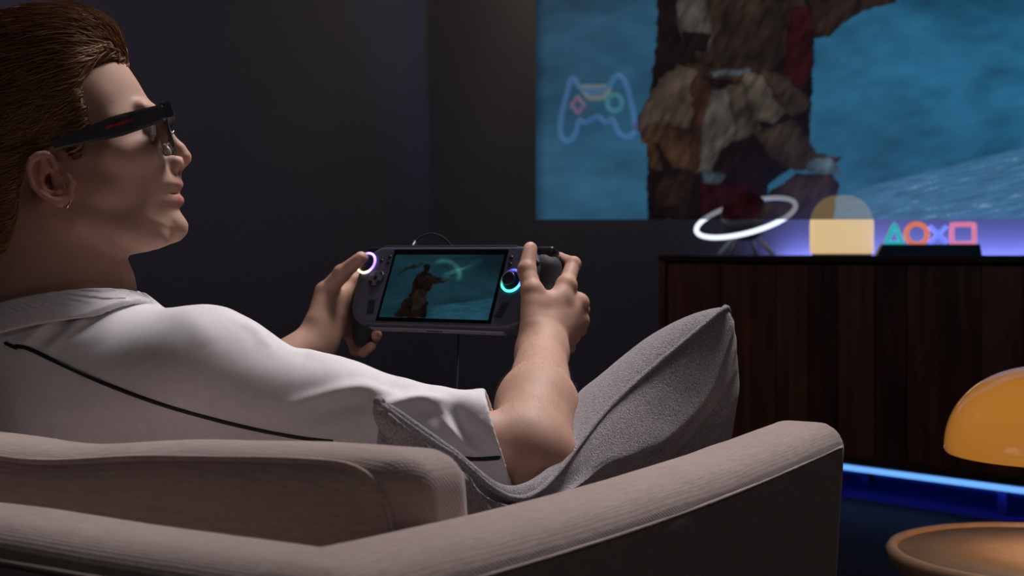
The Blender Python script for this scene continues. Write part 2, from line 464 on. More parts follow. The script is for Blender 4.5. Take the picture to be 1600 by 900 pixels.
p2 = np.array([((x-1449)*s_, 0, (398-y)*s_) for x, y in [(1478,352),(1466,366),(1452,379)]])
tube('cross_bar', p2, .0085, cr.data.materials[0], cr, 8)
sym('square', seg((1486,350),(1520,350))+seg((1520,350),(1520,380))+seg((1520,380),(1486,380))+seg((1486,380),(1486,350)), (1,.25,.45,1))
# black speaker box standing further along
sp = empty('small_speaker', R2W(1.70,.2,CZ1), RZ); tag(sp, 'small black speaker box at the far end of the cabinet top', 'speaker')
box('body', (-.05,.13,-.07,.09,0,.055), M_BLACK, sp, .006)
box('grille', (-.045,.125,-.073,-.069,.006,.049), M_METAL, sp, .001)

# ---------------------------------------------------------------- virtual screen of the glasses, built as see-through film with a game picture
def inpoly(x, y, poly):
    ins = np.zeros(x.shape, bool); n = len(poly); dmin = np.full(x.shape, 1e9)
    for i in range(n):
        x1, y1 = poly[i]; x2, y2 = poly[(i+1) % n]
        c = ((y1 > y) != (y2 > y)) & (x < (x2-x1)*(y-y1)/((y2-y1) if y2 != y1 else 1e-9)+x1); ins ^= c
        dx, dy = x2-x1, y2-y1; tt = np.clip(((x-x1)*dx+(y-y1)*dy)/(dx*dx+dy*dy+1e-9), 0, 1)
        dmin = np.minimum(dmin, np.hypot(x-x1-tt*dx, y-y1-tt*dy))
    return ins, dmin
def lin(c): c = np.asarray(c, float)/255; return np.where(c <= .04045, c/12.92, ((c+.055)/1.055)**2.4)
def picture(x, y, figure):
    """colour of the virtual screen picture at picture coordinates x, y: storm sky, snow slope, a robed figure"""
    P3 = np.stack([x/130, y/75, x*0+3], -1); n1 = fbm(P3, 5, 3); n2 = fbm(np.stack([x/34+y/50, y/16, x*0], -1), 4, 9)
    g = np.clip((x-840)/760, 0, 1.4)
    base = lin((38,72,94))[None]*(1-g[:,None])+lin((35,95,128))[None]*g[:,None]
    col = base*(1+.70*n1[:,None]+.20*n2[:,None])
    col *= (1-.30*np.clip((100-y)/180, 0, 1)*np.clip((x-1350)/150,0,1))[:,None]
    edge = np.clip((x-837)/16, 0, 1); col *= (.45+.55*edge)[:,None]
    line = 229+(1600-x)*.249+3*n1
    snow = np.clip((y-line)/6, 0, 1)*np.clip((x-1290)/90, 0, 1)
    n3 = fbm(np.stack([x/26, (y+x*.22)/3.2, x*0+7], -1), 4, 21)
    sc = lin((58,104,136))[None]*(1+.45*n3[:,None])+.10*np.clip(n3-.42,0,1)[:,None]*4
    col = col*(1-snow[:,None])+sc*snow[:,None]
    jx = 3.2*fbm(np.stack([x/9,y/9,x*0],-1),3,61); jy = 3.2*fbm(np.stack([x/9,y/9,x*0+5],-1),3,62)
    folds = fbm(np.stack([(x+.55*y)/8,(y-.5*x)/26,x*0],-1),4,71); big = fbm(np.stack([x/38,y/30,x*0+2],-1),3,72)
    for poly, c, var in figure:
        ins, dm = inpoly(x+jx, y+jy, poly); a = np.where(ins, np.clip(.5+dm/2.5,0,1), np.clip(.5-dm/2.5,0,1))
        nn = .55*fbm(np.stack([(x+y*.5)/9, (y-x*.3)/26, x*0+len(poly)], -1), 5, len(poly)+int(poly[0][0])%50)+.25*fbm(np.stack([x/60, y/60, x*0], -1), 2, 5)
        cc = .47*lin(c)[None]*(1+var*nn[:,None])*(1+.8*folds[:,None])*(1+.8*big[:,None])*(.75+.35*np.clip(dm/9,0,1))[:,None]
        col = col*(1-a[:,None])+np.clip(cc,0,None)*a[:,None]
    return np.clip(col, 0, None)
BR1, BR2, BR3, DK, DR = (74,56,46), (58,42,34), (92,74,62), (24,14,14), (38,12,14)
FIG = [
 ([(1030,-60),(1026,60),(1016,145),(1010,200),(1012,345),(1190,345),(1200,290),(1262,240),(1272,90),(1280,-60)], DK, .5),
 ([(1050,-60),(1066,0),(1075,60),(1090,100),(1200,118),(1250,60),(1268,-60)], (50,38,30), .9),
 ([(1236,12),(1262,8),(1276,40),(1268,110),(1246,136),(1222,120)], (52,16,14), .4),
 ([(1262,-40),(1410,-40),(1400,4),(1350,16),(1318,36),(1292,58),(1272,60)], (48,34,26), .8),
 ([(1056,-20),(1096,-20),(1114,52),(1110,78),(1092,84),(1070,72),(1060,44)], (84,80,76), .5),
 ([(1066,48),(1112,52),(1104,80),(1084,84),(1068,70)], (32,20,18), .8),
 ([(1072,98),(1110,104),(1180,112),(1232,120),(1238,136),(1196,132),(1110,122),(1070,112)], (60,44,34), .8),
 ([(1110,112),(1170,106),(1176,116),(1116,120)], (88,98,106), .4),
 ([(1060,100),(1090,108),(1086,170),(1078,202),(1024,194),(998,206),(986,204),(1006,164),(1030,124)], (86,72,62), .5),
 ([(998,206),(1022,192),(1078,202),(1086,244),(1092,272),(1050,262),(1030,224),(1004,224)], (74,52,36), .8),
 ([(1090,108),(1118,140),(1108,200),(1086,268),(1076,250),(1084,180),(1078,140)], (60,38,28), .7),
 ([(1112,142),(1150,134),(1176,204),(1128,232),(1112,268),(1092,268),(1096,200)], (82,78,72), .5),
 ([(1134,134),(1160,128),(1190,200),(1152,222)], (72,62,52), .5),
 ([(1158,112),(1196,118),(1234,170),(1210,192),(1178,188)], (92,82,72), .5),
 ([(1188,108),(1214,114),(1266,152),(1262,170),(1240,182),(1212,160)], (66,54,44), .6),
 ([(1176,206),(1240,186),(1262,214),(1276,240),(1316,246),(1310,252),(1282,262),(1244,268),(1206,248)], (56,46,38), .8),
 ([(1262,252),(1296,244),(1316,272),(1292,274),(1262,268)], (88,110,124), .5),
 ([(1244,272),(1302,272),(1312,288),(1300,345),(1186,345),(1200,300)], (52,40,34), .7),
 ([(1096,262),(1136,274),(1126,288),(1100,286)], (62,72,82), .4),
 ([(1008,214),(1030,238),(1034,268),(1014,262)], (70,48,30), .8),
 ([(1024,284),(1084,262),(1080,312),(1026,330)], (40,28,22), .7),
 ([(1094,290),(1192,280),(1188,345),(1096,345)], (42,10,14), .4),
]
FD = 4.45; fs = FD/FPX
film = empty('virtual_screen', (0, FD, CAM[2]+(HORIZON-343)*fs)); tag(film, 'large see-through virtual screen showing a robed figure in blue storm', 'screen')
xs = np.concatenate([np.arange(837, 1606, 2.3), np.arange(1612, 2060, 12)]); ys = np.concatenate([np.arange(343, -6, -2.3), np.arange(-14, -380, -12)])
GX, GY = np.meshgrid(xs, ys, indexing='ij'); nx, ny = GX.shape
v = np.stack([(GX.ravel()-800)*fs, np.zeros(GX.size), (343-GY.ravel())*fs], 1)
idx = np.arange(nx*ny).reshape(nx, ny); f = np.stack([idx[:-1,:-1].ravel(), idx[1:,:-1].ravel(), idx[1:,1:].ravel(), idx[:-1,1:].ravel()], 1)
me = from_np('picture', v, f); color_attr(me, picture(GX.ravel(), GY.ravel(), FIG))
t = NT('virtual_screen_picture'); t.t.nodes.remove(t.b)
at = t.n('ShaderNodeAttribute', attribute_name='Col'); em = t.n('ShaderNodeEmission'); tr = t.n('ShaderNodeBsdfTransparent'); mx = t.n('ShaderNodeMixShader')
t.l(at.outputs['Color'], em.inputs[0]); em.inputs[1].default_value = 1.12; mx.inputs[0].default_value = .82
t.l(tr.outputs[0], mx.inputs[1]); t.l(em.outputs[0], mx.inputs[2]); t.l(mx.outputs[0], t.out.inputs[0])
link('picture', me, t.m, film)
ztop = (343+376)*fs
box('top_rail', ((837-800)*fs-.01, (2055-800)*fs+.01, -.012, .012, ztop-.005, ztop+.025), M_METAL, film, .004)  # rail and wires are added; the virtual screen itself floats
for x_ in (.2, 2.3): tube('wire', [(x_,0,ztop+.02),(x_,0,2.85-film.location.z)], .0015, M_METAL, film, 6)

# ---------------------------------------------------------------- side table and mushroom lamp
TZ = .45; TD = FPX*(CAM[2]-TZ)/463; TX = (1640-800)/FPX*TD; TR = 248/FPX*TD
tb = empty('side_table', (TX, TD, 0)); tag(tb, 'low round tan side table with raised rim under the orange lamp', 'table')
M_TAN = plain('tan_leather_top', srgb(168,140,112), .55, 0, .08, 30, .05)
M_RIM = plain('tan_rim', srgb(172,140,110), .35, 0, .06, 40, .04)
lathe('tabletop', [(0,TZ-.03),(TR*.90,TZ-.03),(TR*.94,TZ-.02),(TR*.94,TZ-.006),(0,TZ-.006)], M_TAN, tb, 128)
lathe('rim', [(TR*.925,TZ-.012),(TR*.93,TZ-.001),(TR*.945,TZ+.001),(TR*.985,TZ+.000),(TR,TZ-.006),(TR*.985,TZ-.022),(TR*.93,TZ-.034),(TR*.90,TZ-.034)], M_RIM, tb, 128)
lathe('pedestal', [(.035,TZ-.03),(.028,TZ-.06),(.028,.04),(.05,.02)], M_METAL, tb, 32)
lathe('foot', [(0,.025),(.13,.02),(.15,.008),(.15,-.004),(0,-.004)], M_METAL, tb, 64)
LX, LD = (1662-800)/FPX*TD, TD+.02; ls = LD/FPX
lamp = empty('mushroom_lamp', (LX, LD, TZ-.006)); tag(lamp, 'glossy orange mushroom lamp standing on the round side table', 'lamp')
zb = CAM[2]-TZ+.006
zr = zb-(706-HORIZON)*ls; zt = zb-(571-HORIZON)*ls; RL = 172*ls
t = NT('orange_glass'); v_ = t.coords(); nf = t.noise(v_, 5, 2)
t.l(t.ramp(nf, [(.2,(.60,.20,.03,1)),(.8,(.68,.26,.04,1))]), t.b.inputs['Base Color'])
t.set(Roughness=.10, Emission_Color=(1,.38,.055,1), Emission_Strength=.34); t.b.inputs['Coat Weight'].default_value = 1; t.b.inputs['Coat Roughness'].default_value = .05
M_OR = t.m
dome = [(RL*math.cos(a)**.85, zr+(zt-zr)*math.sin(a)**.95) for a in np.linspace(0, math.pi/2-1e-4, 26)]; dome[-1] = (0, zt)
inner = [((r-.004) if r > .004 else 0, zr+(z-zr)*.97) for r, z in dome]
lathe('shade', [(RL-.003,zr-.004)]+dome, M_OR, lamp, 96)
lathe('shade_lining', [(RL-.003,zr-.004)]+inner, plain('lamp_white', (.85,.75,.6,1), .5), lamp, 96)
lathe('stem', [(.024,zr+.05),(.022,.10),(.026,.03),(.032,.012),(.036,.0),(0,.0)], M_OR, lamp, 48)
lathe('bulb', [(0,zr+.085)]+[(.026*math.sin(a), zr+.06+.026*math.cos(a)) for a in np.linspace(.3,2.8,10)]+[(0,zr+.034)], glow('bulb_warm', (1,.62,.3,1), 3), lamp, 24)
pl_ = bpy.data.lights.new('bulb_light', 'POINT'); pl_.energy = 4.6; pl_.color = (1,.72,.50); pl_.shadow_soft_size = .03
po = bpy.data.objects.new('bulb_light', pl_); C.objects.link(po); po.location = (LX, LD, TZ+zr+.02)

# ---------------------------------------------------------------- sofa (frame turned 58 degrees)
M_SOFA = fabric('sofa_weave', srgb(138,120,117), srgb(182,163,157), 820, streak=(.5,3,3.4), spread=.22)
M_SOFA_B = fabric('sofa_weave_cross', srgb(138,122,119), srgb(182,164,158), 820, streak=(3,.5,3.4), spread=.22)
SO = V(-.10,.80,0); SA = math.atan2(.848,.53); sa = V(math.cos(SA),math.sin(SA),0); sb = V(-math.sin(SA),math.cos(SA),0)
def S2W(x,y,z): return SO+sa*x+sb*y+V(0,0,z)
def W2S(p): q = np.asarray(p,float)-SO; return np.array([q@sa,q@sb,p[2]])
ST = .72; AL = .883; SW = 1.95
sofa = empty('sofa', SO, SA); tag(sofa, 'beige woven fabric sofa with slim arms and piped seams', 'sofa')
def sdf_obj(name, fn, lo, hi, h, mat, parent):
    v, f = mesh_sdf(fn, lo, hi, h); return link(name, from_np(name, v, f), mat, parent)
def dipz(p, amt):
    q = p.copy(); s = np.clip(p[:,0]/AL,0,1); q[:,2] += amt*np.sin(math.pi*s); return q
def arm_fn(y0, y1):
    def fn(p):
        q = dipz(p, .011); q[:,0] = p[:,0]+.17*np.clip(ST-p[:,2],0,.6)*np.clip((p[:,0]-.5)/.35,0,1); c = (y0+y1)/2; hw = (y1-y0)/2
        q[:,1] = c+(q[:,1]-c)*(1+.10*np.clip((.72-q[:,2])/.6,0,1))   # tapers a little towards the floor
        return rbox(q, (AL/2, c, .43), (AL/2+.02*0, hw, .29), .03)+.0012*fbm(p*9,2,5)
    return fn
sdf_obj('arm', arm_fn(-.004,.09), (-.03,-.04,.10), (AL+.03,.13,.76), .0065, M_SOFA, sofa)
sdf_obj('arm', arm_fn(SW-.09,SW), (-.03,SW-.13,.10), (AL+.03,SW+.04,.76), .009, M_SOFA, sofa)
def back_fn(p):
    q = p.copy(); q[:,2] += .006*fbm(p*V(1,5,1),2,8)
    return rbox(q, (.045, SW/2, .43), (.047, SW/2-.02, .288), .035)
sdf_obj('back_panel', back_fn, (-.03,-.03,.10), (.13,SW+.03,.76), .007, M_SOFA_B, sofa)
def seat_fn(y0, y1):
    return lambda p: rbox(p, (.47, (y0+y1)/2, .36), (.41, (y1-y0)/2, .085), .04)-.012*np.clip(1-((p[:,0]-.47)/.4)**2,0,1)*np.clip(1-((p[:,1]-(y0+y1)/2)/((y1-y0)/2))**2,0,1)
box('base', (.03,AL-.03,.03,SW-.03,.12,.28), M_SOFA, sofa, .02)
for lx in (.08, AL-.08):
    for ly in (.07, SW-.07):
        lathe('leg', [(0,.12),(.022,.12),(.014,-.004),(0,-.004)], M_WALNUT, sofa, 16, (lx,ly,0))
# piped seams
s_ = np.linspace(.012, AL-.034, 60)
def dz(x): return -.011*math.sin(math.pi*min(max(x/AL,0),1))
for (yy, zz) in ((-.0025, ST-.024),):
    path = [(x, yy, zz+dz(x)) for x in s_]
    tube('piping', path, .0019, M_SOFA, sofa, 8)
tube('piping', [(x, .0885, ST-.022+dz(x)) for x in s_], .0024, M_SOFA, sofa, 8)
tube('piping', [(.0005, y, ST-.026) for y in np.linspace(.02,SW-.03,80)], .0026, M_SOFA_B, sofa, 8)
cushions = []
for i, (y0, y1) in enumerate(((.092,.86),(.87,SW-.1))):
    sc_ = sdf_obj('seat_cushion', seat_fn(y0, y1), (.02,y0-.03,.24), (.92,y1+.03,.49), .012, M_SOFA_B, None)
    sc_.location = SO; sc_.rotation_euler = (0,0,SA)
    tag(sc_, 'beige box seat cushion under the sitting man' if i == 0 else 'beige box seat cushion on the empty sofa half', 'cushion')
def cush_fn(W_, worn):                        # own frame: x forwards from the rear face, y left from the right end
    yc, hy = W_/2, W_/2; TH = .046; ZC, ZH = .60, .163
    def fn(p):
        q = p.copy()
        q[:,0] -= TH+.02-.14*(q[:,2]-.60)                    # leans back against the frame
        sag = worn*(.010*np.clip((q[:,1]-.10)/.25,0,1)+.006*np.exp(-((q[:,1]-.33)/.07)**2))
        q[:,2] += sag*np.clip((q[:,2]-.5)/.25,0,1)+.10*(q[:,0]+TH)*np.clip((q[:,2]-.6)/.1,0,1)
        d = rbox(q, (0, yc, ZC), (TH, hy, ZH), .026)
        e = 1-np.clip(np.abs(q[:,1]-yc)/hy,0,1)**4; g = 1-np.clip(np.abs(q[:,2]-ZC)/ZH,0,1)**4
        d -= .030*e*g
        return d+.0028*fbm(p*V(8,8,17),3,12)
    return fn
for i, (org, ang, W_, worn) in enumerate(((V(-.066,.99,0), math.radians(66), .64, 1), (S2W(.13,.80,0), SA, SW-.9, 0))):
    bc = empty('back_cushion', org, ang)
    tag(bc, 'plump beige back cushion with piped edge behind the man' if i == 0 else 'plump beige back cushion on the empty sofa half', 'cushion')
    fn = cush_fn(W_, worn)
    cv, cf = mesh_sdf(fn, (-.08,-.05,.40), (.28,W_+.05,.82), .006 if i == 0 else .010)
    link('cover', from_np('cover', cv, cf), M_SOFA_B, bc)
    # the piping follows the rim of the rear face: march from behind until the cover is met
    def hit(y, z):
        xx = np.linspace(-.08,.20,500); p = np.stack([xx, np.full(500,y), np.full(500,z)],1); d = fn(p); k = np.argmax(d < 0); return (xx[k]-.0008, y, z)
    m_ = .018; top = .752
    zt_ = lambda y: top-worn*(.010*min(max((y-.10)/.25,0),1)+.006*math.exp(-((y-.33)/.07)**2))
    ys_ = [(m_, z) for z in np.linspace(.47,.712,18)]+[(m_+.004,.730),(m_+.012,.742),(m_+.026,.750)]+[(y, zt_(y)) for y in np.linspace(m_+.045, W_-m_-.03, 40)]+[(W_-m_, z) for z in np.linspace(.70,.47,16)]
    pp = smooth_path([hit(*q) for q in ys_], 160)
    for _ in range(6): pp[1:-1] = (pp[:-2]+2*pp[1:-1]+pp[2:])/4
    tube('piping', pp, .0026, M_SOFA_B, bc, 8)

# ---------------------------------------------------------------- grey boucle pillow wedged between elbow and arm
def boucle():
    t = NT('grey_boucle'); v = t.coords()
    n1 = t.noise(v, 620, 3, .7); n2 = t.noise(v, 210, 3, .6); n3 = t.noise(v, 9, 2)
    vo = t.n('ShaderNodeTexVoronoi'); vo.inputs['Scale'].default_value = 520; t.l(v, vo.inputs['Vector'])
    h = t.math('SUBTRACT', t.math('ADD', n1, t.math('MULTIPLY', n2, .5)), t.math('MULTIPLY', vo.outputs['Distance'], .45))
    t.l(t.ramp(t.noise(t.coords((1.3,.9,1.1)), 470, 3, .75), [(.34, srgb(108,103,110)),(.66, srgb(184,178,183))]), t.b.inputs['Base Color'])
    t.set(Roughness=.95, Sheen_Weight=.4); t.b.inputs['Specular IOR Level'].default_value = .1
    t.bump(h, .7, .003); return t.m
M_BOU = boucle()
net = np.array([   # rows: bottom -> top edge ; columns: left wing tip A -> right corner B
 [V(-.17,1.20,.43), V(-.06,1.30,.43), V(.05,1.42,.44), V(.15,1.55,.45), V(.215,1.62,.46)],
 [P(585,760,1.20),  P(690,810,1.27),  P(815,830,1.36), P(965,760,1.56), P(1137,590,1.65)],
 [P(588,629,1.17),  P(700,706,1.25),  P(826,776,1.335), P(960,628,1.50), P(1130,483,1.58)]])
def cr1(q, t):
    m = len(q)-1; t = np.clip(t,0,1)*m; i = np.minimum(t.astype(int), m-1); s = (t-i)[:,None]
    qq = np.concatenate([[2*q[0]-q[1]], q, [2*q[-1]-q[-2]]]); a,b,c,d = qq[i],qq[i+1],qq[i+2],qq[i+3]
    return .5*((2*b)+(c-a)*s+(2*a-5*b+4*c-d)*s*s+(3*b-a-3*c+d)*s**3)
def pil_mid(s, t):
    rows = np.stack([cr1(net[r], s) for r in range(3)])          # 3,N,3
    t = t[:,None]; b0 = 2*(t-.5)*(t-1); b1 = 4*t*(1-t); b2 = 2*t*(t-.5)
    return rows[0]*b0+rows[1]*b1+rows[2]*b2
NS, NTT = 110, 70
S_, T_ = np.meshgrid(np.linspace(0,1,NS), np.linspace(0,1,NTT), indexing='ij'); s1, t1 = S_.ravel(), T_.ravel()
mid = pil_mid(s1, t1); e = 1e-3
nn = np.cross(pil_mid(np.clip(s1+e,0,1),t1)-pil_mid(np.clip(s1-e,0,1),t1), pil_mid(s1,np.clip(t1+e,0,1))-pil_mid(s1,np.clip(t1-e,0,1)))
nn /= np.linalg.norm(nn,axis=1,keepdims=True)+1e-12
if nn[len(nn)//2,1] > 0: nn = -nn                                # near side towards -y
prof_ = (np.clip(1-(2*s1-1)**6,0,1)*np.clip(1-(2*t1-1)**6,0,1))**.5
sq = 1-.40*np.exp(-((s1-.48)/.13)**2)                             # squeezed by the elbow
ns_ = fbm(np.stack([s1*5,t1*4,s1*0],1),3,31)
wing = np.clip((s1-.60)/.20,0,1); wing = wing*wing*(3-2*wing)
front = mid+nn*(prof_*sq*(.030+.022*wing)*(1+.55*ns_)+.003*prof_*fbm(np.stack([s1*14,t1*10,s1*0],1),2,5))[:,None]
prof_r = (np.clip(1-(2*s1-1)**4,0,1)*np.clip(1-np.abs(2*t1-1)**2.6,0,1))**.75
rear = mid-nn*(prof_r*sq*(.012+.075*wing)*(1+.25*fbm(np.stack([s1*5,t1*4,s1*0+4],1),3,37)))[:,None]
idx = np.arange(NS*NTT).reshape(NS,NTT); fa = np.stack([idx[:-1,:-1].ravel(), idx[1:,:-1].ravel(), idx[1:,1:].ravel(), idx[:-1,1:].ravel()],1)
pv = np.vstack([front, rear]); pf = np.vstack([fa, fa[:, ::-1]+NS*NTT])
pil = empty('throw_pillow', (.05,1.42,.45)); tag(pil, 'grey boucle throw pillow pressed down by the elbow beside sofa arm', 'pillow')
me = from_np('cover', pv, pf); bm = bmesh.new(); bm.from_mesh(me); bmesh.ops.remove_doubles(bm, verts=bm.verts, dist=1e-5); me = from_bm('cover', bm)
keep(link('cover', me, M_BOU), pil)
loop = [pil_mid(np.array([s]),np.array([t]))[0] for s,t in [(x,1) for x in np.linspace(0,1,60)]+[(1,y) for y in np.linspace(1,0,30)]+[(x,0) for x in np.linspace(1,0,60)]+[(0,y) for y in np.linspace(0,1,30)]]
keep(tube('seam', loop, .0032, M_BOU, None, 6), pil)

# ---------------------------------------------------------------- handheld console
yaw, tl = math.radians(33.5), math.radians(24.1)
dw = V(math.cos(yaw),-math.sin(yaw),0); dh = V(-math.sin(yaw),-math.cos(yaw),0)
dn = dh*math.cos(tl)+V(0,0,1)*math.sin(tl); du = np.cross(dn, dw); DC = V(-.0905,1.817,.8603)
def D2W(x, y, z): return DC+(dw*x+du*y+dn*z)/1000.0             # millimetres in the console's own frame
con = empty('handheld_console'); con.matrix_world = Matrix(((dw[0],du[0],dn[0],DC[0]),(dw[1],du[1],dn[1],DC[1]),(dw[2],du[2],dn[2],DC[2]),(0,0,0,1)))
tag(con, 'dark grey handheld game console held in both hands', 'game console')
M_SHELL = plain('console_shell', srgb(76,77,94), .42, 0, .05, 300, .05)
M_GRIP = plain('grip_rubber', srgb(44,44,52), .7, 0, .15, 400, .2)
M_BTN = plain('button_black', srgb(28,28,34), .35)
def rr2(x, y, hx, hy, r):
    qx, qy = np.abs(x)-hx+r, np.abs(y)-hy+r
    return np.hypot(np.maximum(qx,0),np.maximum(qy,0))+np.minimum(np.maximum(qx,qy),0)-r
def body_fn(p):
    d2 = rr2(p[:,0], p[:,1], .140, .0565, .034); dzv = np.abs(p[:,2]+.0135)-.0135
    r = .005; a = np.maximum(d2+r, dzv+r)
    return np.hypot(np.maximum(d2+r,0),np.maximum(dzv+r,0))+np.minimum(a,0)-r
sdf_obj('shell', body_fn, (-.15,-.065,-.035), (.15,.065,.008), .0014, M_SHELL, con)
def grip_fn(sg):
    def fn(p):
        q = p*V(sg,1,1)
        d = chain(q, [(.136,.034,-.024),(.141,-.010,-.034),(.136,-.058,-.040)], [.020,.0215,.0165], .01)
        return smax(d, q[:,2]+.0035, .006)
    return fn
for sg in (1,-1):
    lo = (.10,-.085,-.07) if sg > 0 else (-.17,-.085,-.07); hi = (.17,.065,.01) if sg > 0 else (-.10,.065,.01)
    sdf_obj('grip', grip_fn(sg), lo, hi, .0018, M_GRIP, con)
    box('bumper', (sg*.128-.020, sg*.128+.020, .047, .0605, -.030, -.010), M_BTN, con, .004, 3, True)
    box('trigger', (sg*.130-.018, sg*.130+.018, .036, .058, -.050, -.028), M_BTN, con, .007, 3, True)
gl = box('screen_glass', (-.0905,.0905,-.0508,.0508,-.0004,.0010), plain('bezel_glass', (.006,.006,.008,1), .12, bump=0), con, .0004)
box('top_trim', (-.112,.100,.0555,.0575,-.006,-.001), M_SHELL, con, .0008)
def screen_pic(x, y):
    """x 0..1, y 0..1 from the top left: a dark robed figure before stormy sea-green light"""
    X, Y = x*720, y*400
    n1 = fbm(np.stack([X/120,Y/60,X*0],-1),5,41); n2 = fbm(np.stack([X/60+Y/60,Y/14,X*0],-1),4,44)
    col = lin((30,66,78))[None]*(1+.5*n1[:,None]+.2*n2[:,None])
    col *= (1-.55*np.clip((X-470)/120,0,1)*np.clip((210-Y)/160,0,1))[:,None]
    arc = np.exp(-((np.hypot((X-330)/1.25,(Y-150))-110)/13)**2)*np.clip((170-Y)/60,0,1)*np.clip((X-270)/60,0,1)
    wis = np.exp(-((Y-150+(X-300)*.35+30*n2)/13)**2)*np.clip((X-350)/60,0,1)*np.clip((600-X)/150,0,1)
    col += lin((90,170,160))[None]*(arc+.6*wis)[:,None]*(.6+.6*n1[:,None])
    sl = np.clip((Y-(330-(X-300)*.16))/8,0,1)*np.clip((X-300)/80,0,1)
    col = col*(1-sl[:,None])+lin((44,96,116))[None]*(1+.5*n2[:,None])*sl[:,None]
    jx = 26*fbm(np.stack([X/34,Y/34,X*0],-1),3,81); jy = 26*fbm(np.stack([X/34,Y/34,X*0+5],-1),3,82)
    for poly, c, var in [([(60,130),(90,80),(150,52),(214,56),(200,78),(140,84),(96,112),(70,150)],(34,40,36),.4),
                         ([(222,66),(240,62),(254,74),(256,98),(246,112),(280,122),(306,150),(292,200),(284,262),(304,330),(316,400),(96,400),(126,320),(158,240),(172,160),(190,122),(216,110),(212,84)],(26,16,14),.7),
                         ([(190,240),(270,220),(290,290),(270,350),(200,350)],(40,32,25),.9),
                         ([(286,136),(390,150),(392,162),(284,182)],(34,22,18),.6),
                         ([(196,130),(270,126),(282,160),(250,180),(200,170)],(34,23,19),.8)]:
        ins, dm = inpoly(X+jx, Y+jy, poly); a = np.where(ins, np.clip(.5+dm/5,0,1), np.clip(.5-dm/5,0,1))
        nn_ = fbm(np.stack([X/26,Y/20,X*0+len(poly)],-1),4,len(poly))
        col = col*(1-a[:,None])+np.clip(lin(c)[None]*(1+1.6*var*nn_[:,None]),0,None)*a[:,None]
    return np.clip(col,0,None)
gx, gy = np.meshgrid(np.linspace(0,1,150), np.linspace(0,1,84), indexing='ij')
v = np.stack([-.086+.172*gx.ravel(), .0430-.0885*gy.ravel(), np.full(gx.size,.00125)],1)
idx = np.arange(gx.size).reshape(gx.shape); f = np.stack([idx[:-1,:-1].ravel(), idx[:-1,1:].ravel(), idx[1:,1:].ravel(), idx[1:,:-1].ravel()],1)
me = from_np('display', v, f); color_attr(me, screen_pic(gx.ravel(), gy.ravel()))
t = NT('display_picture'); at = t.n('ShaderNodeAttribute', attribute_name='Col')
t.l(at.outputs['Color'], t.b.inputs['Emission Color']); t.set(Base_Color=(.004,.004,.004,1), Roughness=.22, Emission_Strength=.46)
link('display', me, t.m, gl)
def disc(name, x, y, r, z0, z1, mat, parent, bev=.0006, seg=28):
    return lathe(name, [(0,z1),(r-bev,z1),(r,z1-bev),(r,z0),(0,z0)], mat, parent, seg, (x,y,0))
def stick(x, y, cols):
    st = disc('thumbstick', x, y, .0135, -.001, .0008, M_BTN, con)
    prof = [(.006,.0005),(.005,.005),(.0085,.0068),(.009,.0085),(.0085,.0098),(.006,.0094),(0,.0090)]
    lathe('cap', prof, M_BTN, st, 28, (x,y,0))
    # lit ring whose colour turns around the stick
    a = np.linspace(0, 2*math.pi, 48, False); pts = np.stack([x+.0142*np.cos(a), y+.0142*np.sin(a), np.full(48,.0012)],1)
    vv, ff = tube_np(pts, .0016, 6, True); me = bpy.data.meshes.new('light_ring'); me.from_pydata([tuple(q) for q in vv],[],ff); me.update()
    ang = np.repeat(a, 6); c = np.zeros((len(vv),3)); tot = np.zeros(len(vv))
    for (th, cc) in cols:
        w_ = np.exp(-((np.angle(np.exp(1j*(ang-th))))/.8)**2); c += w_[:,None]*np.array(cc)[None]; tot += w_
    c /= np.maximum(tot,.35)[:,None]; color_attr(me, c)
    tt = NT('ring_light'); at = tt.n('ShaderNodeAttribute', attribute_name='Col'); tt.l(at.outputs['Color'], tt.b.inputs['Emission Color']); tt.set(Emission_Strength=3.0, Base_Color=(.1,.1,.1,1))
    link('light_ring', me, tt.m, st)
stick(-.1325, .031, [(.9,(.45,.30,1)),(-.3,(.25,.12,1)),(-1.7,(1,.85,.35)),(2.6,(.03,.03,.05))])
stick(.1064, .008, [(.7,(.08,.10,1)),(0,(.1,.25,1)),(-1.6,(.05,.75,.55)),(2.4,(.01,.01,.02))])
dp = disc('dpad', -.109, .009, .0125, -.001, .0012, M_BTN, con)
M_DP = plain('dpad_metal', srgb(120,120,132), .28, .6)
for b in ((-.004,.004,.0025,.0105),(-.004,.004,-.0105,-.0025),(-.0105,-.0025,-.004,.004),(.0025,.0105,-.004,.004)):
    box('dpad_arm', (-.109+b[0],-.109+b[1],.009+b[2],.009+b[3],.0005,.0026), M_DP, dp, .0008)
for (x, y, r) in ((.1175,.0315,.0042),(.127,.0405,.0042),(.1365,.0315,.0042),(.127,.0225,.0042)):
    disc('face_button', x, y, r, -.001, .0026, M_DP if r > 1 else M_BTN, con)
for (x, y) in ((-.109,.0345),(-.0965,.0320),(-.0965,.0400),(.0965,.0390),(.0975,.0300)):
    disc('menu_button', x, y, .0030, -.001, .0014, M_BTN, con)
for sg in (-1,1):
    for i in range(7):
        yy = -.022-.0030*i; xo = sg*.1055+(.0012*i*-1 if sg > 0 else .0004*i)
        box('speaker_slit', (xo-.0055, xo+.0055, yy-.0007, yy+.0007, -.0004, .0004), M_BTN, con)
box('bottom_trim', (-.105,.105,-.0572,-.0562,-.020,-.008), plain('trim_silver', srgb(176,170,176), .35, .3), con, .0004)
tube('latch', [(-.012,-.0568,-.012),(.012,-.0568,-.012)], .0016, M_SHELL, con, 8)
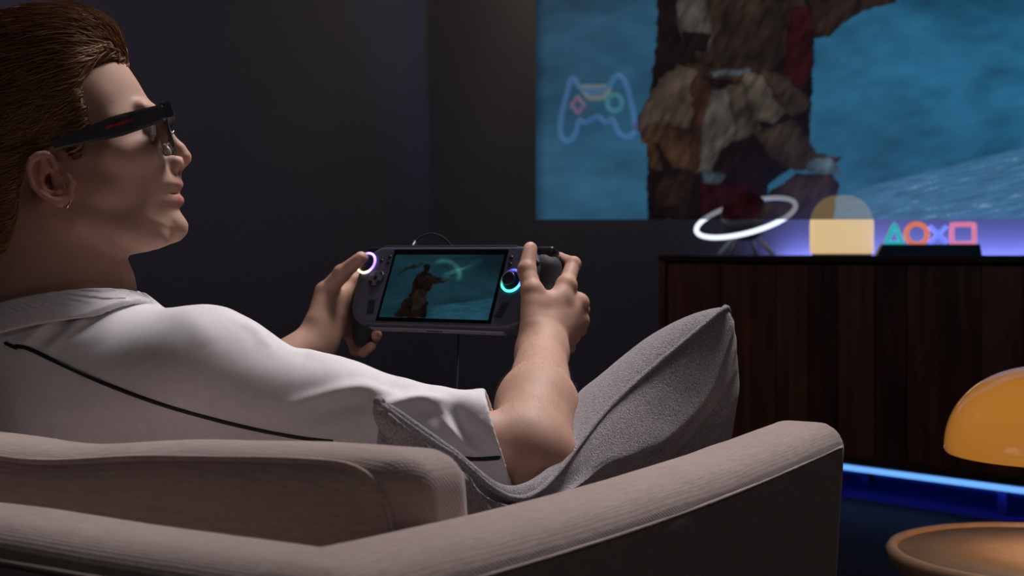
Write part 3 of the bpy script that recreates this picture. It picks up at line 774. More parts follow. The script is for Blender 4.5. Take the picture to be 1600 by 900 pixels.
# charging cable
cb = empty('charging_cable', D2W(-75,57,-14)); tag(cb, 'thin black cable plugged into top of the handheld console', 'cable')
cp = [D2W(-76,54,-14), D2W(-75,66,-15), D2W(-70,78,-19), D2W(-58,86,-26), D2W(-42,82,-36), D2W(-26,66,-48), D2W(-14,40,-58), D2W(-10,-10,-62), P(716,545,1.90), P(714,600,1.88), P(706,680,1.84), P(700,790,1.80)]
M_CORD = plain('cord_black', (.008,.008,.01,1), .85)
keep(tube('cord', smooth_path(cp, 120), .0013, M_CORD), cb)
keep(tube('plug', [D2W(-76,52,-14), D2W(-76,58,-14), D2W(-74.5,70,-16)], [.0042,.0042,.0030], M_BTN, None, 10), cb)

# ---------------------------------------------------------------- the man
HS = 1.06                                     # head-frame units are millimetres of an average head, times this
HM = V(-.4643,1.4469,.9726); ha = math.radians(15)
HF = V(math.cos(ha),math.sin(ha),0); HR = V(math.sin(ha),-math.cos(ha),0); HU = V(0,0,1)
def H2W(u, v, z): return HM+(HF*u+HR*v+HU*z)*HS/1000.0
def W2H(p): q = (p-HM)*(1000.0/HS); return np.stack([q@HF, q@HR, q@HU], 1)
def hpx(px, py, v=0):                         # pixel -> head frame (u, z) on the sagittal plane at side offset v
    k = (px-800)/FPX; vm = v*HS/1000
    Y = (vm+HM[0]*HR[0]+HM[1]*HR[1])/(k*HR[0]+HR[1]); p = np.array([k*Y, Y, CAM[2]-(py-HORIZON)/FPX*Y])
    q = (p-HM)*1000/HS; return q@HF, q@HU
def poly_sd(x, y, poly):
    ins, dm = inpoly(x, y, poly); return np.where(ins, -dm, dm)
HEAD = [(62,121),(70,109.5),(76.5,99.7),(82.5,89),(87.5,81),(91.5,73),(93,66),(93,58),(95.5,48),(99,36),(104,24),(111,13),(115,8),(118,3),(119,0),(116.5,-5),(116,-10),(118.5,-16),(115.5,-24),(119,-31),(122.8,-39),(122,-47),(116,-54.5),(101.5,-60.5),(86,-65.5),(72,-68),(55,-66),(35,-60),(10,-55),(-30,-58),(-70,-42),(-94,0),(-102,45),(-98,85),(-80,116),(-45,135),(-5,140),(35,135),(52,128)]
def table(ctrl, pw=2.6):
    c = np.array([q[:2] for q in ctrl], float); w = np.array([q[2:] for q in ctrl], float)
    def fn(u, z):
        d = (u[:,None]-c[:,0])**2+(z[:,None]-c[:,1])**2+30.0; k = d**(-pw/2); return (k@w)/k.sum(1)[:,None]
    return fn
# half width and rounding depth of the skull over the profile
HW = table([(-30,60,75,80),(-80,40,66,75),(10,100,72,75),(40,80,68,62),(70,90,60,50),(88,75,58,44),(55,50,68,50),(60,25,66,46),(85,45,60,42),(92,20,50,42),
            (40,-5,64,46),(20,-40,57,42),(0,-20,62,50),(75,-35,47,42),(100,-10,42,44),(110,-25,36,38),(115,-45,26,26),(95,-55,36,24),(50,-50,50,30),(-40,-30,60,60)])
EARV = lambda u: 70+(18-u)*.40
def ear_pts(lst, v=80): return [hpx(x/7.5, 220+y/7.5, v) for x, y in lst]
EAR_H = ear_pts([(640,390),(640,290),(610,195),(540,160),(450,172),(375,232),(345,320),(352,420),(402,530),(480,618),(580,684),(690,725)])
EAR_A = ear_pts([(505,225),(488,330),(492,420),(525,500),(600,565),(690,600)])
EAR_L = ear_pts([(690,715),(770,700),(820,655)])
EAR_T = ear_pts([(795,405),(845,490),(825,585)])
EAR_C = ear_pts([(500,430)])[0]
def ear_sd(q):
    v = EARV(q[:,0]); w = q.copy(); w[:,1] = q[:,1]-v        # flatten the flare
    c3 = lambda pts, dv: [V(u, dv, z) for u, z in pts]
    outline = EAR_H+EAR_L+EAR_T[::-1]
    pl = np.maximum(poly_sd(w[:,0], w[:,2], outline)+1.0, np.abs(w[:,1]-2.2)-2.2)
    h3 = c3(EAR_H, 6.5); rs = [2.2,2.8,3.0,3.2,3.3,3.2,3.0,2.9,2.8,2.8,3.0,3.6]
    d = smin(pl, chain(w, h3, rs, .5), 1.6)
    a3 = c3(EAR_A, 5.0); d = smin(d, chain(w, a3, [2.2,2.6,3.0,3.1,3.0,2.6], .5), 1.8)
    l3 = c3(EAR_L, 4.2); d = smin(d, chain(w, l3, [4.6,4.8,3.8], 1), 2.5)
    t3 = c3(EAR_T, 4.0); d = smin(d, chain(w, t3, [2.6,3.6,2.8], 1), 2.5)
    cc = ear_pts([(610,470)])[0]; ca = ear_pts([(745,490)])[0]
    d = smax(d, -ell(w, (cc[0],7,cc[1]), (8,8.5,10.5)), 2)
    d = smax(d, -ell(w, (ca[0],2,ca[1]), (4.2,9,5)), 1.5)
    # root of the ear against the skull
    return smin(d, cone(w, V(ear_pts([(640,300)])[0][0],-6,ear_pts([(640,300)])[0][1]), V(ear_pts([(700,640)])[0][0],-6,ear_pts([(700,640)])[0][1]), 6, 5), 4)
def head_sd(p):
    q = W2H(p); u, v, z = q.T; av = np.abs(v)
    qs = np.stack([u, av, z], 1)
    d2 = poly_sd(u, z, HEAD); wr = HW(u, z); W, R = wr[:,0], wr[:,1]
    t = np.clip(1+d2/R, 0, None)
    F = (v/W)**2+t**2
    d = (np.sqrt(F)-1)*np.minimum(W, R)*.9
    # brow ridge, cheek bone, jaw corner
    d = smin(d, cone(qs, V(90,6,69), V(80,42,70), 7, 6), 9)
    d = smin(d, cone(qs, V(82,46,26), V(50,60,28), 11, 8), 16)
    d = smin(d, cone(qs, V(22,52,-36), V(92,27,-52), 11, 9), 15)
    d = smax(d, -ell(qs, (97,31,50), (13,17,11)), 8)             # eye sockets
    d = smin(d, ell(qs, (81.5,31,50), (12.6,13.5,11.5)), 2.0)
    d = smin(d, cone(qs, V(92,20,55.5), V(85,44,53), 2.2, 2.0), 2.5)
    d = smin(d, cone(qs, V(90,20,44), V(84,43,45), 2.0, 1.8), 3)
    # nose
    n = chain(qs, [V(93,0,60),V(104,0,46),V(114.5,0,34),V(118.4,0,27.0)], [6.5,6.8,7.4,9.0], 3)
    n = smin(n, ell(qs, (109.5,12,20.0), (10.3,7.2,8.2)), 4)
    n = smin(n, cone(qs, V(118,0,21), V(112,0,12), 4.4, 5), 3)
    n = smax(n, -ell(qs, (114.0,6.2,15.5), (5.5,3.0,4.5)), 1.5)
    d = smin(d, n, 7)
    # lips
    d = smin(d, chain(qs, [V(113.8,0,0.2),V(111.5,9,-1.5),V(103.5,22,-8.5)], [5.2,4.6,2.6], 2), 2.5)
    d = smin(d, chain(qs, [V(114.6,0,-15.6),V(111.5,10,-14.8),V(103.5,22,-10.5)], [5.8,5.0,2.6], 2), 2.5)
    d = smax(d, -chain(qs, [V(122,0,-7.4),V(114.5,12,-8.2),V(104.5,25,-10)], [1.9,1.7,1.2], 1), 1.6)
    d = smin(d, ell(qs, (111,8,-42), (11,13,10)), 8)
    m = (qs[:,1] > 55) & (np.abs(u) < 50) & (np.abs(z) < 60)
    if m.any():
        e = ear_sd(qs[m]); dm_ = d[m]; d[m] = smin(dm_, e, 2.2)
    return d*(HS/1000.0)
NB = V(-.461,1.448,.849)                      # neck centre at the collar
TF = V(math.sin(math.radians(35)),math.cos(math.radians(35)),0); TRt = V(math.cos(math.radians(35)),-math.sin(math.radians(35)),0)
SR = V(-.296,1.389,.778); ER = P(836,714,1.44); SL = V(-.613,1.553,.785); EL = V(-.46,1.74,.64)
WR = D2W(178,-86,6); WL = D2W(-173,-86,6)
def neck_sd(p):
    d = cone(p, H2W(2,0,-25), H2W(0,0,-150), .060, .062)
    d = smin(d, cone(p, H2W(26,0,-70), H2W(34,0,-112), .026, .028), .02)
    d = smin(d, ell(p, H2W(60,0,-90), (.0105,.009,.015)), .012)
    d = smin(d, cone(p, H2W(-8,56,-20), H2W(44,14,-140), .013, .011), .022)
    d = smin(d, cone(p, H2W(-26,22,-40), H2W(-30,30,-150), .026, .028), .03)
    return d
def torso_sd(p):
    d = cone(p, NB+V(0,0,-.02), NB+V(.0,.03,-.30), .075, .095)
    d = smin(d, cone(p, NB+TRt*.03+V(0,0,-.06), SR, .062, .052), .04)
    d = smin(d, cone(p, NB-TRt*.03+V(0,0,-.06), SL, .062, .052), .04)
    return d
def rarm_sd(p):
    bi = SR*.5+ER*.5+V(0,0,-.004)
    fo = ER*.62+WR*.38+V(.0,0,.006)
    d = chain(p, [SR, bi, ER], [.044,.033,.035], .02)
    d = smin(d, chain(p, [ER, fo, WR], [.0385,.0405,.0275], .02), .022)
    d = smin(d, ell(p, ER+V(.010,.005,-.012), (.03,.03,.028)), .02)
    d = smin(d, cone(p, ER+V(-.012,.01,.020), ER*.55+WR*.45+V(-.006,0,.010), .030, .026), .025)
    d = smin(d, cone(p, WR+D2W(8,0,0)-DC, WR-D2W(8,0,0)+DC, .021, .021), .02)
    return d
def larm_sd(p):
    d = chain(p, [SL, SL*.5+EL*.5, EL], [.050,.045,.038], .02)
    d = smin(d, chain(p, [EL, EL*.6+WL*.4, WL], [.0385,.040,.0275], .02), .02)
    return d
# ---- hands, laid out in the console's millimetre frame (x out, y up, z towards the man)
HANDS = {
 1: dict(w=V(178,-86,6),
    meta=[V(170,13,-24),V(180,-2,-44),V(181,-22,-52),V(175,-43,-50)],
    fing=[[V(170,13,-24),V(160,50,-44),V(134,60,-50),V(112,57,-44)],
          [V(180,-2,-44),V(163,4,-82),V(136,3,-82),V(118,0,-64)],
          [V(181,-22,-52),V(162,-20,-87),V(136,-22,-86),V(117,-24,-66)],
          [V(175,-43,-50),V(158,-46,-80),V(136,-54,-78),V(112,-66,-52)]],
    thumb=[V(164,-56,14),V(150,-12,15),V(135,16,15),V(129,47,10)]),
 -1: dict(w=V(173,-86,6),
    meta=[V(170,13,-24),V(180,-2,-42),V(180,-24,-48),V(174,-46,-44)],
    fing=[[V(170,13,-24),V(160,48,-44),V(134,58,-48),V(112,56,-44)],
          [V(180,-2,-42),V(163,2,-80),V(136,0,-82),V(118,-4,-64)],
          [V(180,-24,-48),V(166,-46,-74),V(140,-56,-62),V(113,-57,-36)],
          [V(174,-46,-44),V(164,-70,-62),V(142,-76,-52),V(115,-74,-34)]],
    thumb=[V(172,-58,16),V(174,-18,16),V(153,8,19),V(127,30,20)])}
FR = [[10.2,9.2,8.2,7.0],[10.4,9.4,8.4,7.2],[10.0,9.0,8.0,6.9],[8.8,7.8,7.2,6.2]]
def W2D(p, sg): q = (p-DC)*1000.0; return np.stack([(q@dw)*sg, q@du, q@dn], 1)
def hand_sd(sg):
    H = HANDS[sg]
    def fn(p):
        q = W2D(p, sg); w = H['w']
        d = None
        heel = w+V(-2,10,0)
        for m, r in zip(H['meta'], (12.5,12.5,11.8,11)):
            e = cone(q, heel*.85+m*.15, m, 17 if r > 12 else 15, r); d = e if d is None else smin(d, e, 10)
        d = smin(d, cone(q, w+V(0,-12,2), heel, 23, 20), 14)
        th = H['thumb']
        t1 = chain(q, th, [17.5,13.0,10.8,8.6], 4)
        t1 = smin(t1, ell(q, th[1]+V(2,0,1), (12.5,12.5,12.5)), 5)
        t1 = smin(t1, ell(q, th[2], (11.4,11.4,11.4)), 3)
        d = smin(d, t1, 14)
        web = cone(q, th[0]*.35+th[1]*.65+V(3,0,-4), H['meta'][0]*.75+heel*.25, 11, 11)
        d = smin(d, web, 12)
        fg = None
        for pts, r in zip(H['fing'], FR):
            c = chain(q, pts, r, 3)
            for k in (0,1): c = smin(c, ell(q, pts[k], (r[k]*1.07,)*3), 3)
            fg = c if fg is None else smin(fg, c, 1.2)
        d = smin(d, fg, 6)
        for m, pip in zip(H['meta'], [f_[1] for f_ in H['fing']]):       # tendons and knuckles on the back of the hand
            d = smin(d, ell(q, m+V(3,0,-1), (9.5,9.5,9.5)), 5)
        # thumb nail
        tip = th[3]; ax = (th[3]-th[2]); ax /= np.linalg.norm(ax)
        return d/1000.0
    return fn
def bounds(pts, r):
    a = np.array(pts); return a.min(0)-r, a.max(0)+r
hg = lambda sg: bounds([D2W(sg*x,y,z) for x in (95,205) for y in (-115,70) for z in (-100,35)], .0)
BODY = [(head_sd, *bounds([H2W(-110,-80,-75),H2W(135,105,150),H2W(-110,105,150),H2W(135,-80,-75)],.012), .03),
        (neck_sd, *bounds([H2W(-80,-70,-200),H2W(90,80,0),H2W(-80,80,0),H2W(90,-70,-200)],.02), .012),
        (torso_sd, *bounds([NB+V(0,0,-.32),NB,SR,SL],.12), .03),
        (rarm_sd, *bounds([SR,ER,WR],.06), .02), (larm_sd, *bounds([SL,EL,WL],.06), .02),
        (hand_sd(1), *hg(1), .014), (hand_sd(-1), *hg(-1), .014)]
# every group keeps its own blend with what came before
def body_fn2(p): return grouped(p, BODY)
bv, bf = mesh_sdf(body_fn2, (-.80,1.22,.50), (.16,2.02,1.15), .0016)
me = from_np('body', bv, bf)
# skin colour: lips, flushed knuckles and ears, nails, beard shadow
col = np.tile(lin((186,147,129)), (len(bv),1))
hq = W2H(bv); u, v, z = hq[:,0], np.abs(hq[:,1]), hq[:,2]
def blend(mask, c): global col; col = col*(1-mask[:,None])+lin(c)[None]*mask[:,None]
ishead = (np.abs(hq) < 180).all(1)
g3 = lambda c, s: np.exp(-(((u-c[0])/s[0])**2+((v-c[1])/s[1])**2+((z-c[2])/s[2])**2))*ishead
blend(np.clip(g3((100,20,-35),(38,40,26))*.38,0,1), (128,98,88))
blend(np.clip(g3((0,85,0),(34,22,34))*.5,0,1), (190,112,98))
blend(np.clip(g3((122,0,26),(14,18,14))*.35,0,1), (196,120,104))
lip = np.clip(1.6*g3((115,0,0),(7,20,5.0)),0,1)*.75; lip = np.maximum(lip, np.clip(1.6*g3((116,0,-15),(7,20,6.0)),0,1)*.75)
blend(lip*(u > 100), (178,104,100))
eye = ((np.hypot(np.hypot((u-81.5)/12.6,(v-31)/13.5),(z-50)/11.5) < 1.05) & (np.abs(z-50) < 4.6) & (u > 88) & ishead).astype(float); blend(eye, (220,214,208))
iris = ((np.hypot(v-31,z-50) < 4.2) & (u > 90) & ishead).astype(float); blend(iris, (52,40,34))
brow = np.clip(1.5*g3((92,27,68),(9,20,3.6)),0,1)*ishead; blend(brow*.8, (66,46,34))
for sg in (1,-1):
    H = HANDS[sg]; q = W2D(bv, sg)
    for pts in H['fing']+[H['thumb'][1:]]:
        for k in range(len(pts)-1):
            blend(.32*np.exp(-(np.linalg.norm(q-pts[k],axis=1)/13)**2), (186,112,94))
        blend(.35*np.exp(-(np.linalg.norm(q-pts[-1],axis=1)/10)**2), (206,136,118))
    th = H['thumb']; ax = (th[3]-th[2])/np.linalg.norm(th[3]-th[2]); up = V(0,0,1)-ax*ax[2]; up /= np.linalg.norm(up); sd = np.cross(ax, up)
    r_ = q-(th[3]+ax*2.5); nail = ((np.abs(r_@sd)/5.2)**2.5+(np.abs(r_@ax)/6.8)**2.5 < 1)&(r_@up > 3.0)&(np.linalg.norm(r_,axis=1) < 16)
    blend(nail.astype(float)*.8, (226,178,164))
col *= (1+.10*fbm(bv*90,3,77)[:,None])
color_attr(me, col)
t = NT('skin'); at = t.n('ShaderNodeAttribute', attribute_name='Col'); t.l(at.outputs['Color'], t.b.inputs['Base Color'])
t.set(Roughness=.58, Subsurface_Weight=.10, Subsurface_Scale=.006); t.b.inputs['Subsurface Radius'].default_value = (1,.35,.2); t.b.inputs['Specular IOR Level'].default_value = .28
vv = t.coords(); t.bump(t.noise(vv, 420, 4, .6), .16, .0009); M_SKIN = t.m
man = empty('person', (-.40,1.60,.44)); tag(man, 'man in white tee and dark glasses sitting on sofa holding console', 'person')
body = keep(link('body', me, M_SKIN), man)

# ---- white raglan tee
M_TEE = fabric('white_jersey', srgb(212,208,212), srgb(234,231,234), 2600, .8, .08, spread=.25)
CUF_C = (P(765,622,1.44)+P(806,777,1.43))/2
def shirt_out(p):
    chest = ell((p-(NB+V(.01,.045,-.235)))@np.stack([TRt,TF,V(0,0,1)],1), (0,0,0), (.205,.145,.26))
    d = smin(chest, cone(p, NB+TRt*.045+V(.0,.0,-.079), SR+V(-.01,0,0), .070, .066), .05)
    d = smin(d, cone(p, NB-TRt*.045+V(0,0,-.068), SL, .070, .066), .05)
    d = smin(d, cone(p, NB+V(-.004,0,-.050), NB+V(.0,.03,-.2), .089, .125), .035)
    a1 = SR+V(.0,0,-.002); a3 = SR*.30+ER*.70+V(-.012,0,.004)
    s1 = chain(p, [a1, SR*.62+ER*.38+V(0,0,-.004), a3], [.066,.0425,.046], .03)
    b1 = SR*.24+ER*.76+V(0,0,.002); b2 = SR*.02+ER*.98+V(-.004,.0,.004)
    s2 = chain(p, [b1, b2], [.044,.0485], .01)
    s = smin(s1, s2, .006)
    d = smin(d, s, .035)
    d = smin(d, chain(p, [SL, SL*.45+EL*.55, EL*.85+WL*.15], [.066,.058,.052], .02), .04)
    # folds
    q = p
    along = (p-SR)@((ER-SR)/np.linalg.norm(ER-SR))
    w = np.clip(along/.30,0,1)
    fold = .0045*np.sin(along*58+p[:,2]*60+1.5*fbm(p*9,2,3))*np.clip((along-.02)/.1,0,1)*np.clip((.34-along)/.08,0,1)
    nz = fbm(p*V(9,9,14),1,17); d = d-.0030*np.exp(-(nz/.16)**2)*np.clip(.3+w,0,1)
    # ridges along the sleeve and the gather above the cuff
    d = smin(d, chain(p, [P(480,566,1.40),P(560,608,1.415),P(630,618,1.42),P(698,634,1.425)], [.007,.009,.010,.009], .01), .018)
    d = smin(d, chain(p, [P(590,640,1.375),P(660,632,1.39),P(704,640,1.41)], [.005,.008,.008], .01), .018)
    nt = chain(p, [P(724,622,1.47),P(722,634,1.44),P(718,648,1.415)], [.001]*3, .002); d = d+.0065*np.exp(-(nt/.008)**2)
    d = smin(d, ell(p, P(766,660,1.42), (.026,.03,.02)), .035)
    return d+fold*.55
ND = V(-.22,.27,1)/np.linalg.norm(V(-.22,.27,1))
def neck_body(p): return smin(neck_sd(p), torso_sd(p), .03)
def neck_h(p): return (p-(NB+V(0,0,-.010)))@ND
def collar_fn(p):
    h = neck_h(p); off = .0055+.20*np.clip(-h,0,.05)+.0008*np.sin(h*2400)*(h > -.016)
    d = np.abs(neck_body(p)-off)-.0028
    return np.maximum(np.maximum(np.maximum(d, h), -(h+.031)), np.hypot(p[:,0]-NB[0],p[:,1]-NB[1])-.100)
def shirt_fn(p):
    o = shirt_out(p); d = np.maximum(o, -(o+.0045))
    # neck hole, cuffs and hem
    near = p[:,2] > NB[2]-.12
    if near.any():
        q = p[near]; d[near] = np.maximum(d[near], -np.maximum(np.maximum(neck_body(q)-.034, -(neck_h(q)+.016)), np.hypot(q[:,0]-NB[0],q[:,1]-NB[1])-.083))
    slab = ((p-CUF_C)@V(.957,0,.29))                   # cuff plane, sloping back towards the top
    d = np.maximum(d, np.where(p[:,0] > -.12, slab, -1))
    cl = (p-(EL*.70+WL*.30))@((WL-EL)/np.linalg.norm(WL-EL))
    d = np.maximum(d, np.where((p[:,1] > 1.6), cl, -1))
    return np.maximum(d, .43-p[:,2])
sv, sf = mesh_sdf(shirt_fn, (-.80,1.22,.42), (.06,1.92,.95), .0023)
bvh = BVHTree.FromPolygons([tuple(q) for q in sv], [tuple(q) for q in sf])
def cast(px, py):
    d = Vector(((px-800)/FPX, 1, -(py-HORIZON)/FPX)).normalized(); h = bvh.ray_cast(Vector(CAM), d)
    return (np.array(h[0]), np.array(h[1])) if h[0] is not None else None
# creases: each follows a line on the cloth and lifts (or sinks) the fabric beside it
for path, amp, wid in (([(36,536),(70,506),(112,474),(128,462)], .0045, .005), ([(58,540),(96,508),(134,474)], -.0035, .005), ([(78,545),(112,512),(150,480)], .0022, .005),
                       ([(440,640),(500,622),(560,606),(610,612)], .0055, .008), ([(470,652),(540,634),(600,630)], -.0035, .008),
                       ([(600,640),(640,624),(690,622)], .0050, .007), ([(620,652),(660,645),(700,650)], -.0030, .008),
                       ([(690,640),(702,668),(724,694),(750,712)], .0050, .005), ([(712,640),(722,664),(742,690)], -.0040, .006),
                       ([(745,650),(760,672),(775,700)], .0030, .007), ([(250,470),(300,500),(330,540)], .0016, .014), ([(372,500),(400,518),(420,545)], .0026, .009)):
    hs = [cast(x, y) for x, y, _ in smooth_path(np.array([(a,b,0) for a, b in path]), 24)]; hs = [h for h in hs if h is not None]
    if len(hs) < 3: continue
    A = np.array([h[0] for h in hs]); N_ = np.array([h[1] for h in hs]).mean(0); N_ = N_ if N_[1] < 0 else -N_; N_ /= np.linalg.norm(N_)
    lo_, hi_ = A.min(0)-.03, A.max(0)+.03; ix = np.where(((sv > lo_) & (sv < hi_)).all(1))[0]
    dd = np.linalg.norm(sv[ix][:,None]-A[None], axis=2); k = dd.argmin(1); dm = dd.min(1)
    fade = np.sin(np.pi*(k+.5)/len(A))**.5
    sv[ix] += N_[None]*(amp*np.exp(-(dm/wid)**2)*fade)[:,None]
sh_me = from_np('tee_shirt', sv, sf); shirt = keep(link('tee_shirt', sh_me, M_TEE), man)
bvh = BVHTree.FromPolygons([tuple(q) for q in sv], [tuple(q) for q in sf])
def ribbon(name, pts, wpx, mat, lift=.0012, n=70):
    path = smooth_path(np.array([(x,y,0) for x, y in pts]), n); P_, N_ = [], []
    for x, y, _ in path:
        h = cast(x, y)
        if h is not None:
            nr = h[1] if h[1][1] < 0 else -h[1]; P_.append(h[0]); N_.append(nr)
    P_, N_ = np.array(P_), np.array(N_)
    for _ in range(3): P_[1:-1] = (P_[:-2]+P_[1:-1]*2+P_[2:])/4; N_[1:-1] = (N_[:-2]+N_[1:-1]*2+N_[2:])/4
    N_ /= np.linalg.norm(N_,axis=1,keepdims=True)
    T = np.gradient(P_,axis=0); T /= np.linalg.norm(T,axis=1,keepdims=True)+1e-9; B_ = np.cross(N_,T)
    w = wpx*.5*1.4/FPX
    prof = [(-1,-.0015),(-.8,lift),(0,lift*1.5),(.8,lift),(1,-.0015)]
    vv = np.concatenate([P_+B_*w*a+N_*b for a, b in prof]); m = len(P_); ff = []
    for j in range(len(prof)-1):
        for i in range(m-1): ff.append((j*m+i, j*m+i+1, (j+1)*m+i+1, (j+1)*m+i))
    return link(name, from_np(name, vv, ff), mat, shirt)
M_PIPE = plain('black_piping', (.006,.006,.008,1), .6)
ribbon('piping', [(24,541),(45,545),(100,571),(170,602),(250,631),(330,654),(400,671),(470,684),(520,690)], 7, M_PIPE)
ribbon('piping', [(8,536),(28,545)], 6, M_PIPE, n=10)
ribbon('piping', [(720,716),(750,717),(780,715),(806,711)], 8, M_PIPE, n=40)
# ribbed collar band round the neck
cv_, cf_ = mesh_sdf(collar_fn, NB-V(.12,.12,.09), NB+V(.12,.12,.06), .0016)
link('collar', from_np('collar', cv_, cf_), M_TEE, shirt)

# ---- trousers and shoes (mostly hidden by the sofa)
HIP = NB+V(.06,.11,-.285); hipR = HIP+TRt*.10; hipL = HIP-TRt*.10
kR = hipR+sa*.44+V(0,0,-.01); kL = hipL+sa*.44+V(0,0,-.01); aR = kR+sa*.06+V(0,0,-.46); aL = kL+sa*.06+V(0,0,-.46)
def tro_fn(p):
    d = ell((p-HIP)@np.stack([TRt,TF,V(0,0,1)],1), (0,0,0), (.175,.14,.12))
    for a, b, c in ((hipR,kR,aR),(hipL,kL,aL)): d = smin(d, chain(p, [a,b,c], [.088,.066,.052], .03), .03)
    return d+.003*fbm(p*14,2,9)
tv, tf = mesh_sdf(tro_fn, np.minimum(HIP,aL)-V(.35,.3,.2), np.maximum(np.maximum(HIP,aR),kL)+V(.3,.3,.25), .008)
keep(link('trousers', from_np('trousers', tv, tf), fabric('dark_twill', srgb(40,40,46), srgb(62,62,70), 1400)), man)
for a in (aR, aL):
    fn = lambda p, a=a: np.maximum(smin(cone(p, V(a[0],a[1],.075), V(a[0],a[1],.045)+sa*.14, .048, .036), cone(p, V(a[0],a[1],.10), V(a[0],a[1],.05)-sa*.02, .045, .045), .03), .0-p[:,2])
    v, f = mesh_sdf(fn, V(a[0],a[1],0)-V(.25,.25,.02), V(a[0],a[1],.2)+V(.25,.25,0), .006)
    keep(link('shoe', from_np('shoe', v, f), M_BLACK), man)

# ---- hair
HAIRP = [(-78,-84),(-98,-40),(-110,10),(-114,55),(-106,102),(-84,140),(-50,159),(-24,167),(-7,170),(8,171),(22,170),(37,165),(49,158),(58,148.5),(62.5,139),(66,129),(67,121),(74,108),(100,80),(110,20),(100,-60),(40,-110),(-50,-110)]
HMASK = [(90,200),(90,128),(66,112),(62,113),(50,115),(40,111),(30,100),(24,84),(31,66),(34,46),(25,22),(19,20),(12,28),(0,31),(-16,24),(-25,6),(-31,-30),(-40,-62),(-80,-78),(-140,-70),(-140,200)]
def hair_sd_h(q):
    u, v, z = q.T
    d2 = poly_sd(u, z, HAIRP); W = HW(u, z)[:,0]+6+3*np.clip((z-60)/60,0,1); R = 62.0
    W = W*np.where(z > 110, 1-.10*np.clip((z-110)/60,0,1), 1)
    t_ = np.clip(1+d2/R, 0, None); d = (np.sqrt((v/W)**2+t_**2)-1)*54
    mk = poly_sd(u, z, HMASK)
    return smax(d, mk*.8, 9)
def flow(q):
    """combing direction: up and back on the crown, straight back and a little down on the sides"""
    u, v, z = q.T; top = np.clip((z-95)/50,0,1); fr = np.clip((u-35)/30,0,1)
    d = np.stack([-np.ones_like(u), .0*v, -.42*(1-top)+.55*fr*top], 1); return d/np.linalg.norm(d,axis=1,keepdims=True)
def hair_fn(p):
    q = W2H(p); d = hair_sd_h(q)
    fl_ = np.stack([(q[:,0]+q[:,2]*.25)/34, q[:,1]/5.5, (q[:,2]+q[:,0]*np.where(q[:,2]>105,-.18,.38))/6.0], 1)
    d = d+1.7*fbm(fl_,3,51)
    return d*HS/1000
hv, hf = mesh_sdf(hair_fn, *bounds([H2W(-120,-100,-80),H2W(80,100,180),H2W(-120,100,180),H2W(80,-100,-80)],.015), .0024)
me = from_np('hair', hv, hf)
# strands laid over the hair mass
rs = np.random.RandomState(5); hh = W2H(hv); gok = (hh[:,1] > -40) & (hh[:,0] > -75)
NST, NSG = 5200, 12
cand = np.where(gok)[0]; q = hh[rs.choice(cand, NST)]+rs.randn(NST,3)*.6
ln = np.where(q[:,2] > 105, 4.4, 2.6)*(.6+.7*rs.rand(NST)); lift = rs.rand(NST)**2*np.where(q[:,2] > 105, 5.0, 2.2); wob = rs.randn(NST,3)*.22
pts = []; 
def hgrad(q):
    e = .6; g = np.stack([hair_sd_h(q+V(*(e*np.eye(3)[k])))-hair_sd_h(q-V(*(e*np.eye(3)[k]))) for k in range(3)],1); return g/(np.linalg.norm(g,axis=1,keepdims=True)+1e-9)
for k in range(NSG):
    g = hgrad(q); d = hair_sd_h(q); tgt = .3+lift*(k/(NSG-1))
    q = q-g*(d-tgt)[:,None]*.8; pts.append(q.copy())
    f_ = flow(q)+wob; f_ = f_-g*(f_*g).sum(1)[:,None]; f_ /= np.linalg.norm(f_,axis=1,keepdims=True)+1e-9
    q = q+f_*ln[:,None]
pts = np.stack(pts,1)                                          # NST,NSG,3 (head frame)
stv, stf = [], []; rad = np.concatenate([[.3,.6,.75],np.linspace(.75,.12,NSG-3)])
tang = np.gradient(pts,axis=1); side = np.cross(tang, V(0,1,0)); side /= np.linalg.norm(side,axis=2,keepdims=True)+1e-9; up_ = np.cross(side,tang); up_ /= np.linalg.norm(up_,axis=2,keepdims=True)+1e-9
for a in (0, 2.094, 4.189): stv.append(pts+(side*math.cos(a)+up_*math.sin(a))*rad[None,:,None])
sv3 = np.stack(stv,2).reshape(-1,3); base = (np.arange(NST)[:,None,None]*NSG+np.arange(NSG-1)[None,:,None])*3; kk = np.arange(3)[None,None,:]
f4 = np.stack([base+kk, base+(kk+1)%3, base+3+(kk+1)%3, base+3+kk],-1).reshape(-1,4)
sw = HM+(sv3[:,:1]*HF+sv3[:,1:2]*HR+sv3[:,2:]*HU)*HS/1000
tone = np.repeat(rs.rand(NST), NSG*3)
av_ = np.vstack([hv, sw]); af_ = np.vstack([hf, f4+len(hv)])
hz = np.concatenate([hh[:,2], sv3[:,2]]); tn = np.concatenate([.35+.2*fbm(hh/6.0,2,8), tone])
hc = lin((136,100,70))[None]*(.55+.9*tn[:,None])
me = from_np('hair', av_, af_); color_attr(me, hc)
t = NT('hair_brown'); at = t.n('ShaderNodeAttribute', attribute_name='Col'); t.l(at.outputs['Color'], t.b.inputs['Base Color']); t.set(Roughness=.5); t.b.inputs['Specular IOR Level'].default_value = .18
keep(link('hair', me, t.m), man)

